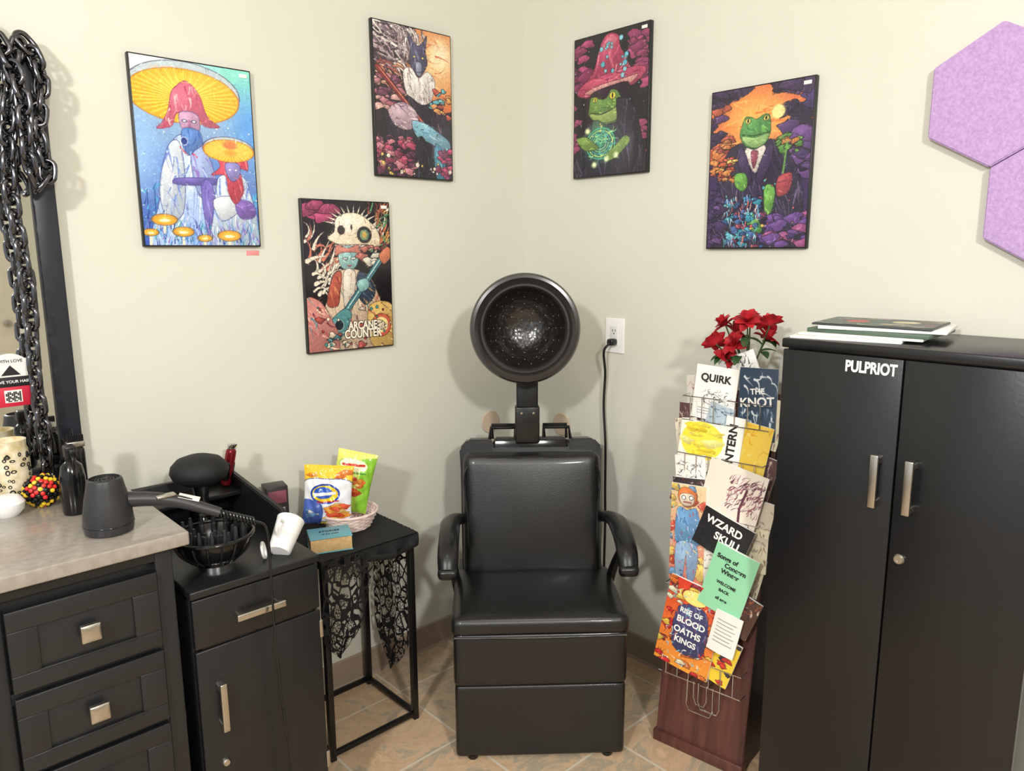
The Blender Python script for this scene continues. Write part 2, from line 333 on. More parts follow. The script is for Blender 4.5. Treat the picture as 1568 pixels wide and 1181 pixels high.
def poster_mushroom():
    c=Cv(W_,H_,seed=3); c.grad((190,228,240),(44,84,186))
    c.ell(.95,.02,.5,.28,(130,226,206),al=.9,soft=.7); c.ell(.0,.0,.45,.2,(250,250,252),al=1,soft=.6); c.ell(.98,.32,.3,.3,(80,156,240),al=.8,soft=.8); c.ell(.03,.5,.25,.3,(150,196,250),al=.8,soft=.8); c.ell(.5,.6,.5,.2,(80,130,226),al=.5,soft=.8)
    c.dots(90,[(240,240,220),(160,210,250),(250,250,255)],0,1,.3,.95,.006)
    for x in (.04,.1,.9,.97,.84): 
        c.line([(x,1),(x+.01,.7)],.004,(30,70,150)); c.scrib(10,[(40,110,190),(70,170,220),(34,60,150)],x-.03,x+.03,.66,.98,.07,.008,-60,.3)
    F1=[(150,176,236),(226,236,252),(110,140,220),(246,248,254)]; K=(60,66,140)
    c.blob([(.33,.40),(.50,.40),(.58,.50),(.64,.72),(.70,1.03),(.08,1.03),(.15,.74),(.23,.52)],(200,222,250),K,hatch=((46,F1,92,.30,.009,.12),(26,[(90,100,190)],94,.26,.0025,.1)),c2=(140,170,236))
    c.blob([(.24,.47),(.34,.43),(.37,.60),(.33,.82),(.20,.86),(.15,.70)],(216,230,252),K,hatch=((18,F1,88,.22,.009,.1),(10,[(90,100,190)],88,.2,.0025,.1)))
    c.blob([(.46,.43),(.57,.48),(.64,.64),(.60,.76),(.48,.72),(.43,.56)],(160,180,240),K,hatch=((20,[(110,130,220),(190,206,246),(140,110,200)],80,.2,.008,.1),))
    c.blob([(.30,.63),(.62,.62),(.63,.655),(.30,.665)],(110,96,190),K); c.blob([(.50,.67),(.60,.66),(.64,.98),(.54,.98)],(120,104,200),K,hatch=((8,[(90,70,170),(170,160,224)],90,.2,.005,.1),))
    for k in range(12): c.ell(.35+.012*k,.46+.012*math.sin(k*.5)+.005*k,.007,.005,(220,60,70))
    mushcap(c,.42,.175,.47,.155,.42,.20)
    c.blob([(.27,.27),(.31,.17),(.37,.125),(.43,.10),(.50,.13),(.55,.18),(.60,.28),(.70,.33),(.57,.335),(.52,.29),(.44,.27),(.34,.28),(.29,.35),(.17,.37),(.22,.33)],(226,104,134),(150,50,90),hatch=((26,[(240,150,170),(190,60,100),(250,190,190)],95,.12,.008,.3),))
    c.blob([(.37,.27),(.50,.27),(.53,.33),(.50,.38),(.40,.38),(.36,.33)],(210,160,196),(90,70,140)); c.ell(.40,.315,.014,.005,(250,250,255),ink=(60,50,100)); c.ell(.48,.315,.014,.005,(250,250,255),ink=(60,50,100)); c.blob([(.43,.31),(.45,.31),(.455,.345),(.43,.35)],(190,120,170),None)
    c.blob([(.38,.36),(.51,.36),(.54,.43),(.47,.47),(.42,.50),(.37,.45)],(90,140,220),(50,60,140),hatch=((14,[(150,190,240),(50,80,180)],90,.1,.005,.3),)); c.ell(.385,.425,.026,.02,(36,60,150),ink=(220,230,250))
    c.blob([(.68,.60),(.88,.60),(.94,.70),(.99,.84),(.97,1.02),(.57,1.02),(.59,.82),(.63,.68)],(206,224,250),K,hatch=((40,F1,92,.22,.008,.12),(20,[(90,90,180)],92,.2,.0025,.1)))
    c.blob([(.60,.74),(.78,.72),(.82,.80),(.66,.86)],(226,236,252),K,hatch=((8,[(140,160,230)],10,.1,.004,.2),)); c.blob([(.80,.74),(.95,.75),(.97,.83),(.83,.84)],(126,90,186),K,hatch=((8,[(170,140,220)],10,.1,.004,.2),))
    c.blob([(.66,.48),(.90,.48),(.93,.56),(.86,.56),(.88,.68),(.80,.76),(.74,.70),(.72,.60),(.60,.60),(.68,.55)],(220,64,90),(130,40,60),hatch=((16,[(244,120,130),(160,30,60)],90,.14,.006,.3),)); c.blob([(.73,.53),(.85,.53),(.85,.60),(.79,.63),(.74,.60)],(150,140,214),(70,60,130)); c.ell(.765,.565,.009,.004,(255,255,255)); c.ell(.82,.565,.009,.004,(255,255,255))
    mushcap(c,.77,.455,.225,.065,.78,.47); c.ell(.78,.425,.08,.03,(240,120,70),al=.9,soft=.4)
    c.scrib(160,[(40,120,190),(60,180,170),(30,60,150),(100,170,240),(130,90,190)],0,1,.90,1.02,.10,.005,-90,.3)
    for x,y,r in ((.17,.86,.10),(.32,.925,.085),(.72,.945,.10),(.05,.93,.06),(.50,.96,.06)):
        c.line([(x,y),(x-.005,y+.07)],.012,(226,226,200)); c.ell(x,y,r,r*.30,(250,216,60),c2=(232,150,40),ink=(100,90,70)); c.ell(x,y+.004,r*.55,r*.10,(250,250,210),soft=.4)
    c.finish(.92,2,1800); return c
def poster_bard():
    c=Cv(W_,H_,(34,26,38),seed=8)
    c.ell(.80,.20,.52,.34,(250,222,160),c2=(222,110,50)); c.ell(.86,.14,.2,.14,(255,240,200),al=.8,soft=.8); c.scrib(26,[(250,226,160),(236,150,80),(214,100,60)],.45,1,.0,.5,.2,.008,10,.3)
    c.blob([(-.05,-.05),(.50,-.05),(.46,.12),(.36,.24),(.42,.42),(.30,.56),(-.05,.6)],(52,38,50),None)
    c.scrib(120,[(240,230,222),(216,200,198),(186,156,166),(120,96,110),(80,60,76)],-.05,.40,-.02,.26,.20,.013,28,.35,ink=(46,36,48))
    c.scrib(60,[(240,230,222),(206,180,180),(150,110,120)],.30,.62,.00,.12,.18,.010,75,.3,ink=(46,36,48))
    c.scrib(36,[(210,130,100),(176,84,80),(230,170,140)],.0,.30,.25,.40,.14,.010,20,.6,ink=(30,20,30))
    c.blob([(.46,.13),(.43,.03),(.52,.10),(.60,.10),(.68,.03),(.66,.14),(.68,.22),(.60,.30),(.54,.31),(.45,.24)],(84,80,116),(26,20,34),hatch=((26,[(130,132,170),(50,50,80),(170,150,170)],80,.1,.006,.3),))
    c.ell(.51,.185,.014,.006,(246,226,120),ink=(20,20,30)); c.ell(.62,.185,.014,.006,(246,226,120),ink=(20,20,30)); c.blob([(.53,.22),(.60,.22),(.60,.29),(.57,.31),(.53,.29)],(150,156,184),(40,36,60)); c.line([(.54,.285),(.60,.28)],.003,(40,20,30))
    c.blob([(.36,.30),(.46,.26),(.56,.32),(.68,.27),(.78,.33),(.74,.44),(.66,.52),(.52,.50),(.40,.44)],(244,236,228),(90,70,90),hatch=((60,[(255,250,244),(206,190,190),(160,130,140)],80,.13,.009,.3),(30,[(90,70,86)],85,.1,.003,.3)))
    c.blob([(.10,.50),(.36,.44),(.60,.50),(.82,.46),(.92,.62),(.82,.80),(.74,1.03),(.26,1.03),(.16,.78)],(40,34,52),(10,8,16),hatch=((50,[(70,60,86),(50,44,66),(96,76,100),(150,90,110)],80,.24,.007,.2),))
    c.smoke(34,[(206,126,140),(176,90,112),(232,172,164),(120,60,90)],.02,.32,.34,.56,.06)
    c.smoke(20,[(206,90,70),(240,160,90),(100,190,200)],.72,.98,.36,.58,.045)
    c.line([(.04,.295),(.82,.755)],.032,(20,12,20)); c.line([(.04,.295),(.82,.755)],.025,(150,46,52)); c.line([(.06,.298),(.80,.735)],.004,(240,150,120)); c.line([(.06,.315),(.80,.752)],.003,(80,16,30))
    c.blob([(.16,.56),(.34,.50),(.50,.54),(.54,.62),(.42,.68),(.24,.66)],(202,170,184),(60,46,64),hatch=((36,[(236,216,220),(150,110,140),(110,76,110)],20,.14,.006,.3),))
    c.blob([(.46,.62),(.62,.62),(.80,.67),(.96,.73),(.97,.79),(.86,.80),(.70,.755),(.52,.72)],(120,180,204),(30,40,60),hatch=((30,[(206,236,240),(70,120,160),(160,214,226)],18,.16,.005,.2),))
    c.blob([(.52,.74),(.64,.755),(.70,1.03),(.44,1.03)],(28,26,40),(8,8,14),hatch=((14,[(60,70,100)],85,.2,.005,.2),)); c.blob([(.75,.77),(.85,.79),(.92,1.0),(.78,1.0)],(64,140,170),(14,20,34),hatch=((12,[(140,206,220),(40,90,130)],80,.16,.006,.2),))
    c.smoke(60,[(196,70,106),(150,50,86),(220,130,145),(96,40,80),(60,30,60)],-.02,.46,.74,1.0,.06); c.smoke(20,[(200,60,106),(140,50,94)],.78,1,.80,1,.06)
    c.dots(18,[(244,234,210),(230,200,90)],0,1,.86,.99,.020,ink=(40,20,30)); c.scrib(60,[(70,30,60),(30,20,34)],0,1,.6,1,.08,.004,None,.8); c.finish(); return c
def poster_skull():
    c=Cv(W_,H_,(24,20,26),seed=12)
    c.smoke(9,[(206,70,120),(170,60,100)],.05,.34,.03,.13,.13); c.scrib(22,[(240,228,204),(222,120,90)],.0,.34,.22,.50,.24,.020,-50,.5,ink=(30,20,26))
    c.scrib(18,[(240,228,204)],.04,.30,.46,.62,.20,.018,-30,.7,ink=(30,20,26))
    for k in range(11):
        a=-2.85+k*.22; c.line([(.56+.12*math.cos(a),.17+.05*math.sin(a)),(.56+.36*math.cos(a),.18+.16*math.sin(a))],.016,(242,232,208),taper=True)
    c.scrib(50,[(214,110,70),(240,170,80),(90,176,110),(240,228,204),(120,60,60)],.74,.98,.03,.34,.2,.012,-60,.4,ink=(30,20,26))
    c.blob([(.34,.20),(.36,.12),(.46,.08),(.60,.075),(.72,.11),(.84,.18),(.88,.25),(.84,.31),(.72,.32),(.60,.30),(.46,.30),(.32,.27),(.26,.24)],(244,234,210),(70,50,44),c2=(220,196,160),hatch=((22,[(214,190,150),(255,250,234)],10,.12,.006,.4),(16,[(140,106,86)],None,.08,.003,.6)))
    c.ell(.69,.22,.085,.055,(40,44,44),ink=(120,90,70)); c.ell(.69,.22,.055,.036,(110,150,110)); c.ell(.69,.22,.028,.02,(220,170,70)); c.ell(.42,.19,.04,.028,(50,44,46),ink=(120,90,70)); c.ell(.54,.17,.012,.018,(60,50,50))
    for k in range(9): c.blob([(.34+.045*k,.285),(.375+.045*k,.285),(.37+.045*k,.325),(.345+.045*k,.325)],(236,222,190),(70,50,44),.0025,sm=False)
    c.blob([(.37,.34),(.40,.30),(.58,.30),(.61,.36),(.58,.43),(.49,.465),(.40,.43)],(150,206,204),(40,60,80),hatch=((10,[(190,232,226),(96,160,170)],80,.08,.006,.3),))
    c.blob([(.34,.36),(.36,.29),(.48,.31),(.62,.29),(.64,.37),(.58,.34),(.42,.34)],(226,130,110),(90,40,60)); c.blob([(.43,.375),(.48,.375),(.47,.388),(.43,.385)],(250,250,250),(20,20,30)); c.blob([(.52,.375),(.57,.37),(.57,.385),(.53,.388)],(250,250,250),(20,20,30)); c.blob([(.47,.425),(.53,.425),(.50,.437)],(170,50,70),None)
    c.smoke(12,[(230,220,196),(206,110,100)],.62,.84,.30,.42,.06)
    c.blob([(.30,.49),(.42,.455),(.58,.455),(.74,.51),(.84,.64),(.90,.80),(1.0,1.03),(.0,1.03),(.10,.84),(.22,.66)],(226,194,160),(40,24,30),hatch=((60,[(240,222,190),(196,90,70),(60,130,140),(236,170,80),(120,60,80)],70,.2,.009,.3),(50,[(60,36,40)],75,.16,.003,.2)))
    c.blob([(.30,.50),(.40,.47),(.38,.60),(.34,.70),(.22,.68)],(204,84,64),(40,14,20),hatch=((14,[(240,150,90),(140,40,44)],80,.12,.006,.2),)); c.blob([(.60,.47),(.74,.52),(.80,.62),(.68,.70),(.58,.62)],(46,62,86),(10,14,26),hatch=((14,[(90,120,150),(230,170,90)],60,.12,.005,.2),)); c.blob([(.43,.47),(.56,.47),(.55,.60),(.50,.74),(.42,.70)],(240,226,206),(60,40,40),hatch=((10,[(206,120,90),(120,90,90)],85,.12,.004,.2),))
    c.line([(.22,.91),(.94,.34)],.036,(14,26,36)); c.line([(.22,.91),(.94,.34)],.029,(60,124,136)); c.line([(.26,.875),(.92,.352)],.006,(190,232,226)); c.line([(.24,.90),(.90,.378)],.003,(20,50,64))
    c.blob([(.16,.86),(.28,.78),(.42,.72),(.50,.76),(.44,.86),(.30,.94)],(84,156,160),(14,26,36),hatch=((12,[(150,210,206),(40,90,104)],-30,.14,.006,.2),)); c.ell(.35,.83,.05,.035,(24,40,50),ink=(200,220,210))
    c.blob([(.86,.36),(.97,.30),(1.02,.36),(.92,.42)],(232,124,84),(60,20,20)); c.blob([(.58,.54),(.70,.52),(.72,.58),(.62,.61)],(144,206,204),(20,30,50))
    c.blob([(-.03,.66),(.14,.66),(.26,.78),(.34,.90),(.30,1.03),(-.03,1.03)],(214,130,120),(60,20,34),hatch=((40,[(250,226,190),(190,60,80),(60,140,150),(236,170,150),(120,40,60)],60,.16,.009,.3),))
    c.blob([(.70,.74),(.86,.68),(1.03,.74),(1.03,1.0),(.74,.99)],(230,186,96),(60,30,20),hatch=((24,[(250,220,150),(200,100,60),(90,60,60)],30,.14,.006,.4),)); c.ell(.86,.85,.12,.08,(212,92,64),ink=(50,20,20)); c.ell(.86,.85,.085,.056,(246,220,140)); c.ell(.86,.85,.045,.03,(70,124,112),ink=(40,30,30))
    c.smoke(16,[(236,214,180),(196,80,70),(60,120,130)],.1,.95,.72,.98,.05)
    c.dots(26,[(250,240,210),(60,150,150),(180,50,60)],.05,.98,.70,.97,.014,ink=(40,20,24)); c.finish(.85); return c
def poster_wizard():
    c=Cv(W_,H_,(24,20,30),seed=21)
    c.smoke(16,[(186,62,118),(146,46,96),(108,38,82)],-.02,.22,.04,.36,.10); c.smoke(18,[(186,62,118),(146,46,96)],.76,1.02,.02,.42,.10)
    c.smoke(26,[(140,50,86),(104,40,72),(64,40,84)],0,1,.86,1.0,.09); c.smoke(8,[(170,64,110)],-.02,.12,.45,.8,.08); c.smoke(8,[(170,64,110)],.9,1.02,.5,.9,.07)
    c.dots(40,[(240,200,220),(120,200,220)],0,1,0,1,.006)
    c.blob([(.20,.34),(.28,.24),(.34,.12),(.41,.03),(.52,.01),(.62,.05),(.62,.10),(.70,.19),(.78,.28),(.84,.34)],(190,56,96),(60,20,44),hatch=((44,[(220,90,120),(130,26,66),(236,130,150)],100,.18,.009,.2),))
    c.blob([(.40,.08),(.50,.02),(.59,.06),(.54,.10),(.46,.13)],(226,104,130),None)
    c.blob([(.04,.38),(.18,.31),(.45,.285),(.70,.275),(.92,.28),(.97,.32),(.84,.385),(.58,.415),(.32,.425),(.12,.42)],(200,66,104),(60,20,44),hatch=((40,[(230,110,130),(140,30,70)],0,.14,.007,.2),))
    c.blob([(.14,.39),(.40,.35),(.66,.34),(.87,.33),(.76,.385),(.52,.40),(.28,.41)],(224,150,144),(80,24,50),hatch=((50,[(186,84,104),(250,206,190)],80,.05,.004,.1),))
    c.blob([(.24,.405),(.44,.375),(.74,.365),(.74,.44),(.6,.47),(.28,.47)],(40,18,40),None)
    c.dots(20,[(90,184,206),(130,206,226)],.32,.76,.05,.34,.022,ink=(40,50,80))
    c.blob([(.22,.50),(.23,.44),(.31,.43),(.37,.455),(.46,.45),(.52,.40),(.61,.42),(.66,.48),(.70,.56),(.61,.625),(.44,.635),(.28,.60),(.21,.55)],(98,146,60),(24,44,22),hatch=((40,[(140,186,76),(60,112,44),(170,206,90)],20,.08,.007,.4),))
    c.blob([(.23,.545),(.40,.565),(.64,.52),(.61,.61),(.44,.625),(.28,.595)],(160,190,90),(40,64,30),hatch=((16,[(120,160,70),(190,214,120)],10,.06,.005,.3),)); c.ell(.30,.452,.026,.018,(240,210,60),ink=(16,26,12)); c.ell(.30,.452,.008,.014,(14,14,14)); c.ell(.54,.442,.038,.024,(244,216,64),ink=(16,26,12)); c.ell(.54,.442,.011,.019,(14,14,14)); c.line([(.23,.54),(.40,.56),(.54,.54),(.66,.505)],.004,(26,44,20))
    c.blob([(.60,.47),(.78,.50),(.88,.62),(.95,.80),(1.0,1.03),(.02,1.03),(.08,.80),(.18,.64),(.32,.60),(.46,.64),(.60,.62)],(34,34,48),(8,8,12),hatch=((50,[(56,58,80),(78,64,94),(44,44,62)],85,.28,.010,.15),(24,[(110,90,120)],80,.2,.003,.2)))
    c.blob([(.28,.60),(.42,.63),(.48,.74),(.40,.78),(.26,.70)],(62,94,76),(14,20,16)); c.dots(5,[(214,190,110)],.34,.40,.62,.74,.014,ink=(20,20,20))
    c.ell(.38,.77,.28,.17,(80,220,150),al=.6,soft=.95)
    for k in range(5): c.ring(.38,.77,.20-.03*k,.11-.017*k,.007-.001*k,[(70,200,150),(180,235,120),(60,170,180),(160,230,140),(230,245,200)][k])
    c.scrib(60,[(120,230,160),(210,245,130),(70,190,180),(30,90,80)],.2,.56,.68,.86,.12,.006,20,1.0)
    c.blob([(.04,.72),(.18,.71),(.28,.755),(.36,.80),(.26,.815),(.14,.80)],(126,164,66),(30,48,24),hatch=((12,[(170,206,90),(80,120,50)],20,.08,.005,.2),)); c.blob([(.46,.86),(.58,.80),(.72,.735),(.78,.78),(.64,.86),(.52,.90)],(126,164,66),(30,48,24),hatch=((12,[(170,206,90),(80,120,50)],-30,.08,.005,.2),))
    for x,y in((.2,.67),(.47,.885),(.60,.865),(.30,.92)): c.ell(x,y,.05,.03,(250,250,220),c2=(200,240,120),soft=.6)
    c.finish(.85,4); return c
def poster_frog():
    c=Cv(W_,H_,(58,38,86),seed=33)
    c.ell(.42,.18,.66,.32,(252,164,60),c2=(214,84,64)); c.ell(.5,.22,.4,.2,(255,196,90),al=.6,soft=.9); c.scrib(20,[(252,180,80),(236,120,50)],.1,.8,.05,.4,.3,.010,0,.2)
    c.smoke(34,[(86,56,120),(66,46,104),(112,68,144),(44,30,72)],.74,1.03,.0,.55,.11); c.smoke(14,[(216,96,68),(92,56,112),(60,40,84)],-.03,.16,.0,.34,.09); c.smoke(16,[(44,30,64),(74,48,96)],0,1,-.02,.035,.11)
    c.ell(.68,.17,.08,.052,(254,220,120),al=.9,soft=.4); c.ell(.68,.17,.06,.04,(255,226,140))
    c.smoke(12,[(236,134,70),(200,84,72)],.04,.3,.30,.40,.06)
    c.blob([(.16,.42),(.30,.34),(.46,.36),(.62,.33),(.76,.38),(.88,.52),(.96,.72),(.86,1.03),(.10,1.03),(.08,.70)],(46,38,66),(10,8,20),hatch=((60,[(70,56,96),(54,46,84),(98,80,124)],80,.26,.010,.15),(30,[(130,104,150)],80,.2,.003,.2)))
    c.blob([(.31,.29),(.33,.22),(.36,.18),(.42,.185),(.47,.20),(.53,.18),(.59,.18),(.61,.23),(.61,.30),(.56,.36),(.46,.38),(.36,.35)],(84,156,78),(24,54,30),hatch=((36,[(130,196,90),(44,120,64),(100,180,84)],30,.08,.007,.3),))
    c.blob([(.33,.295),(.46,.31),(.60,.295),(.56,.355),(.46,.375),(.37,.345)],(150,196,112),(30,76,40),hatch=((12,[(180,216,140),(110,160,90)],10,.06,.005,.3),)); c.ell(.385,.205,.025,.015,(240,210,90),ink=(14,36,20)); c.ell(.385,.205,.009,.012,(20,20,20)); c.ell(.565,.20,.025,.015,(240,210,90),ink=(14,36,20)); c.ell(.565,.20,.009,.012,(20,20,20)); c.line([(.325,.285),(.46,.30),(.61,.285)],.004,(16,50,26))
    c.blob([(.38,.37),(.46,.385),(.56,.365),(.58,.42),(.54,.49),(.48,.53),(.42,.48),(.37,.42)],(236,222,212),(80,60,80),hatch=((14,[(200,180,180)],85,.1,.005,.3),)); c.blob([(.43,.40),(.50,.40),(.49,.46),(.46,.50)],(160,70,96),(50,14,30))
    c.blob([(.30,.37),(.37,.40),(.45,.56),(.40,.60),(.30,.46)],(70,52,96),(14,8,24)); c.blob([(.64,.36),(.57,.40),(.49,.56),(.54,.60),(.64,.46)],(70,52,96),(14,8,24))
    c.smoke(40,[(232,96,58),(244,144,70),(204,58,66),(244,190,96)],.04,.28,.42,.56,.045); c.blob([(.28,.53),(.38,.53),(.41,.60),(.36,.64),(.28,.60)],(110,180,72),(30,60,30),hatch=((10,[(150,206,100),(60,120,50)],80,.06,.005,.2),))
    c.smoke(14,[(104,170,66),(220,134,60),(84,140,62)],.72,.92,.33,.42,.05); c.line([(.78,.36),(.75,.58)],.008,(104,160,70))
    c.blob([(.58,.63),(.65,.61),(.69,.66),(.66,.78),(.60,.78)],(116,186,76),(30,60,30),hatch=((10,[(160,216,100),(60,120,50)],80,.06,.005,.2),)); c.blob([(.44,.78),(.51,.80),(.58,.89),(.52,.92),(.43,.86)],(104,176,76),(30,60,30))
    c.blob([(.71,.57),(.84,.55),(.82,.66),(.71,.68)],(184,66,76),(60,20,30),hatch=((10,[(220,110,100),(120,40,60)],0,.08,.005,.2),))
    c.smoke(54,[(50,150,180),(90,190,214),(60,100,170),(44,80,140),(160,60,90)],.20,.58,.68,1.0,.042,ink=(14,24,54)); c.scrib(60,[(90,210,230),(230,120,100),(200,230,240)],.18,.55,.66,.99,.08,.005,85,.3); c.smoke(30,[(108,64,148),(82,54,128),(160,70,128)],.6,1.02,.80,1.02,.07); c.smoke(20,[(112,72,142),(70,48,98)],-.02,.14,.62,1.0,.07)
    c.dots(18,[(236,96,112),(96,206,220),(244,200,90)],.15,.9,.55,.95,.012,ink=(20,10,30)); c.finish(.86); return c
def art_poster(fn,loc,rz,w,h,tag=False,title=None):
    g=G('art_poster',loc,rz)
    g.add(box(-w/2,w/2,-.016,0,-h/2,h/2,.002),'panel',mat('poster_edge',(22,22,26),.4))
    g.add(sheet(fn(),w-.008,h-.008),'print',M_art,(0,-.0168,0))
    if tag: g.add(box(w/2-.034,w/2-.012,-.0185,-.017,h/2-.022,h/2-.012,.0003),'label_sticker',M_paper)
    if title:
        for i,(t,s,z) in enumerate(title):
            for off,m,yy,bb in ((.000,mat('title_shadow',(24,20,26),.5),-.0174,.09),(0,mat('title_ink',(246,238,218),.5),-.0182,.03)):
                me=text(t,s,.0002,bb); me.transform(Matrix.Diagonal((.86,1.12,1,1))); g.add(me,'title_line',m,(.040+off,yy,z-off),(90,0,0))
    return g
art_poster(poster_mushroom,(-1.245,0,1.738),0,.322,.484,True)
art_poster(poster_bard,(-.521,0,1.961),0,.316,.478)
art_poster(poster_skull,(-.793,0,1.403),0,.318,.474,True,[('ARCANE',.032,-.160),('COUNTER',.034,-.187)])
art_poster(poster_wizard,(0,-.430,1.965),-90,.326,.466,True)
art_poster(poster_frog,(0,-.986,1.713),-90,.322,.46,True)
g=G('price_sticker',(-1.104,0,1.478)); g.add(box(-.019,.019,-.0012,0,-.007,.007,.0005),'tag',mat('pink_sticker',(240,150,150),.6))
for i,(y,z) in enumerate([(-1.579,1.826),(-1.719,1.584),(-1.859,1.826)]):
    g=G('acoustic_wall_panel',(0,y,z))
    pts=[(.1600*math.sin(rad(60*k)),.1600*math.cos(rad(60*k))) for k in range(6)]
    g.add(prism(pts,-.024,0,'x',.003),'felt_hexagon',M_felt)
g=G('wall_disc',(-.19,0,.826)); g.add(lathe([(0,0),(.042,0),(.044,.003),(.040,.006),(0,.006)],32,'y'),'disc',M_tan,(0,-.006,0))  # thin flat tan disc on each wall, either side of the dryer post
g=G('wall_disc',(0,-.208,.82),-90); g.add(lathe([(0,0),(.042,0),(.044,.003),(.040,.006),(0,.006)],32,'y'),'disc',M_tan,(0,-.006,0))
# outlet
g=G('electrical_outlet',(0,-.462,1.184),-90)
g.add(box(-.042,.042,-.006,0,-.0615,.0615,.004,3),'cover_plate',M_white)
g.add(box(-.017,.017,-.009,-.004,-.034,.034,.003),'receptacle',mat('outlet_face',(222,222,218),.35))
for z in (.018,-.018):
    for x in (-.006,.006): g.add(box(x-.0011,x+.0011,-.0096,-.0088,z-.004,z+.005,0),'slot',M_plast)
    g.add(lathe([(0,0),(.0024,0),(.0024,.001),(0,.001)],12,'y'),'ground_hole',M_plast,(0,-.0098,z-.010))
g=G('power_cord',(0,0,0))
g.add(cushion(.016,.014,.012,.008,cuts=6),'plug',M_plast,(-.024,-.466,1.163))
g.add(tube([(-.036,-.466,1.160),(-.050,-.452,1.13),(-.03,-.443,1.05),(-.022,-.432,.93),(-.024,-.445,.78),(-.03,-.452,.62),(-.03,-.455,.5),(-.05,-.47,.3),(-.06,-.48,.10),(-.07,-.44,.012),(-.16,-.38,.008)],.0046,8),'cord',M_plast)
# ------------------------------------------------------------ tall cabinet
g=G('storage_cabinet',(0,0,0))
yl,ym,yr=-1.275,-1.553,-1.832; xf=-.352
g.add(box(xf,-.004,yr+.006,yl-.006,.05,1.25,.002),'carcass',M_cab)
g.add(box(xf+.03,-.03,yr+.02,yl-.02,0,.05,.002),'plinth',M_cab)
g.add(box(xf-.022,-.002,yr,yl,1.250,1.272,.003),'top_panel',M_cab)
g.add(box(xf-.018,xf,ym+.0018,yl-.003,.06,1.246,.002),'door_1',M_cab)
g.add(box(xf-.018,xf,yr+.003,ym-.0018,.06,1.246,.002),'door_2',M_cab)
def handle(g,name,a,b,out,m=M_nick,w=.0065,off=.028):
    a,b,out=Vector(a),Vector(b),Vector(out).normalized(); d=(b-a).normalized(); s=d.cross(out)
    L=(b-a).length
    R=Matrix((( d.x,s.x,out.x,0),(d.y,s.y,out.y,0),(d.z,s.z,out.z,0),(0,0,0,1)))
    T=Matrix.Translation((a+b)/2)@R
    me=merge([(box(-L/2,L/2,-w,w,off-.009,off,.003,3),T),(box(-L/2+.004,-L/2+.020,-w*1.05,w*1.05,-.004,off-.002,.003,3),T),(box(L/2-.020,L/2-.004,-w*1.05,w*1.05,-.004,off-.002,.003,3),T)])
    return g.add(me,name,m)
handle(g,'handle_1',(xf-.018,-1.517,.912),(xf-.018,-1.517,1.034),(-1,0,0),w=.009)
handle(g,'handle_2',(xf-.018,-1.589,.912),(xf-.018,-1.589,1.034),(-1,0,0),w=.009)
g.add(lathe([(0,0),(.0115,0),(.012,-.004),(.009,-.008),(.004,-.008),(.004,-.007),(0,-.007)],24,'y'),'lock',M_nick,(xf-.018,-1.578,.803),(0,0,-90))
me=text('PULPRIOT',.031,.0006,.035); me.transform(Matrix.Diagonal((.80,1.12,1,1)))
g.add(me,'door_decal',M_white,(xf-.0188,-1.484,1.220),(90,0,-90))
# magazines on cabinet
g=G('magazine_stack',(-.19,-1.43,1.272),-84)
c=Cv(110,80,(70,84,76),5); c.smoke(30,[(70,130,90),(150,150,140),(150,60,60),(60,70,90),(200,190,150)],0,1,0,1,.12); c.ell(.7,.4,.12,.15,(210,200,160),ink=(30,30,30)); c.ell(.3,.5,.1,.16,(190,70,60),ink=(30,30,30)); c.scrib(30,[(240,230,210),(30,40,40)],0,1,0,1,.1,.006)
T_=[.006,.006,.010,.008,.005]
for i,(dx,dy,r,w,d) in enumerate([(-.05,-.045,6,.24,.20),(-.02,-.02,2,.27,.20),(.0,.0,-3,.27,.21),(.015,.005,5,.27,.21),(-.0,.0,1,.26,.20)]):
    z=sum(T_[:i]); t=T_[i]
    me=box(-w/2,w/2,-d/2,d/2,z,z+t-.0005,.001); g.add(me,'magazine_%d'%(i+1),[M_paper,M_paper,mat('mag_green',(80,100,84),.4),M_paper,mat('mag_grey',(60,64,66),.35)][i],(dx,dy,0),(0,0,r))
g.add(sheet(c,.258,.198),'cover_print',M_print,(0,0,.0352),(-90,0,1))
# ------------------------------------------------------------ hooded dryer chair
g=G('hooded_dryer_chair',(-.653,-.74,0),-41.1)
g.add(cushion(.249,.277,.115,.012,(0,.004,0)),'lower_base',M_vinyl,(0,.276,.124))
g.add(cushion(.252,.279,.085,.018,(0,.005,0)),'upper_base',M_vinyl,(0,.274,.320))
for x in(-.2,.2):
    for y in(.015,.50): g.add(lathe([(0,0),(.014,0),(.016,.003),(.015,.012),(0,.012)],16),'foot',M_plast,(x,y,0))
g.add(cushion(.258,.20,.030,.024,(0,0,.012)),'seat',M_vinyl,(0,.193,.412),(-2,0,0))
g.add(tube([(-.248,-.003,.392),(-.1,-.008,.392),(.1,-.008,.392),(.248,-.003,.392)],.004,8),'seat_piping',M_vinyl)
B=Matrix.Translation((0,.345,.415))@Matrix.Rotation(rad(-11),4,'X')
g.add(cushion(.230,.042,.208,.03,(0,.014,0),16),'backrest',M_vinyl,M=B@Matrix.Translation((0,.03,.205)))
g.add(tube([(-.212,-.002,.02),(-.214,-.010,.2),(-.208,-.006,.375),(0,-.010,.392),(.208,-.006,.375),(.214,-.010,.2),(.212,-.002,.02)],.0035,8),'backrest_piping',M_vinyl,M=B)
me=prism([(-.236,0),(-.240,.40),(-.222,.438),(.222,.438),(.240,.40),(.236,0)],.055,.155,'y',.012)
g.add(me,'back_housing',M_vinyl,M=B)
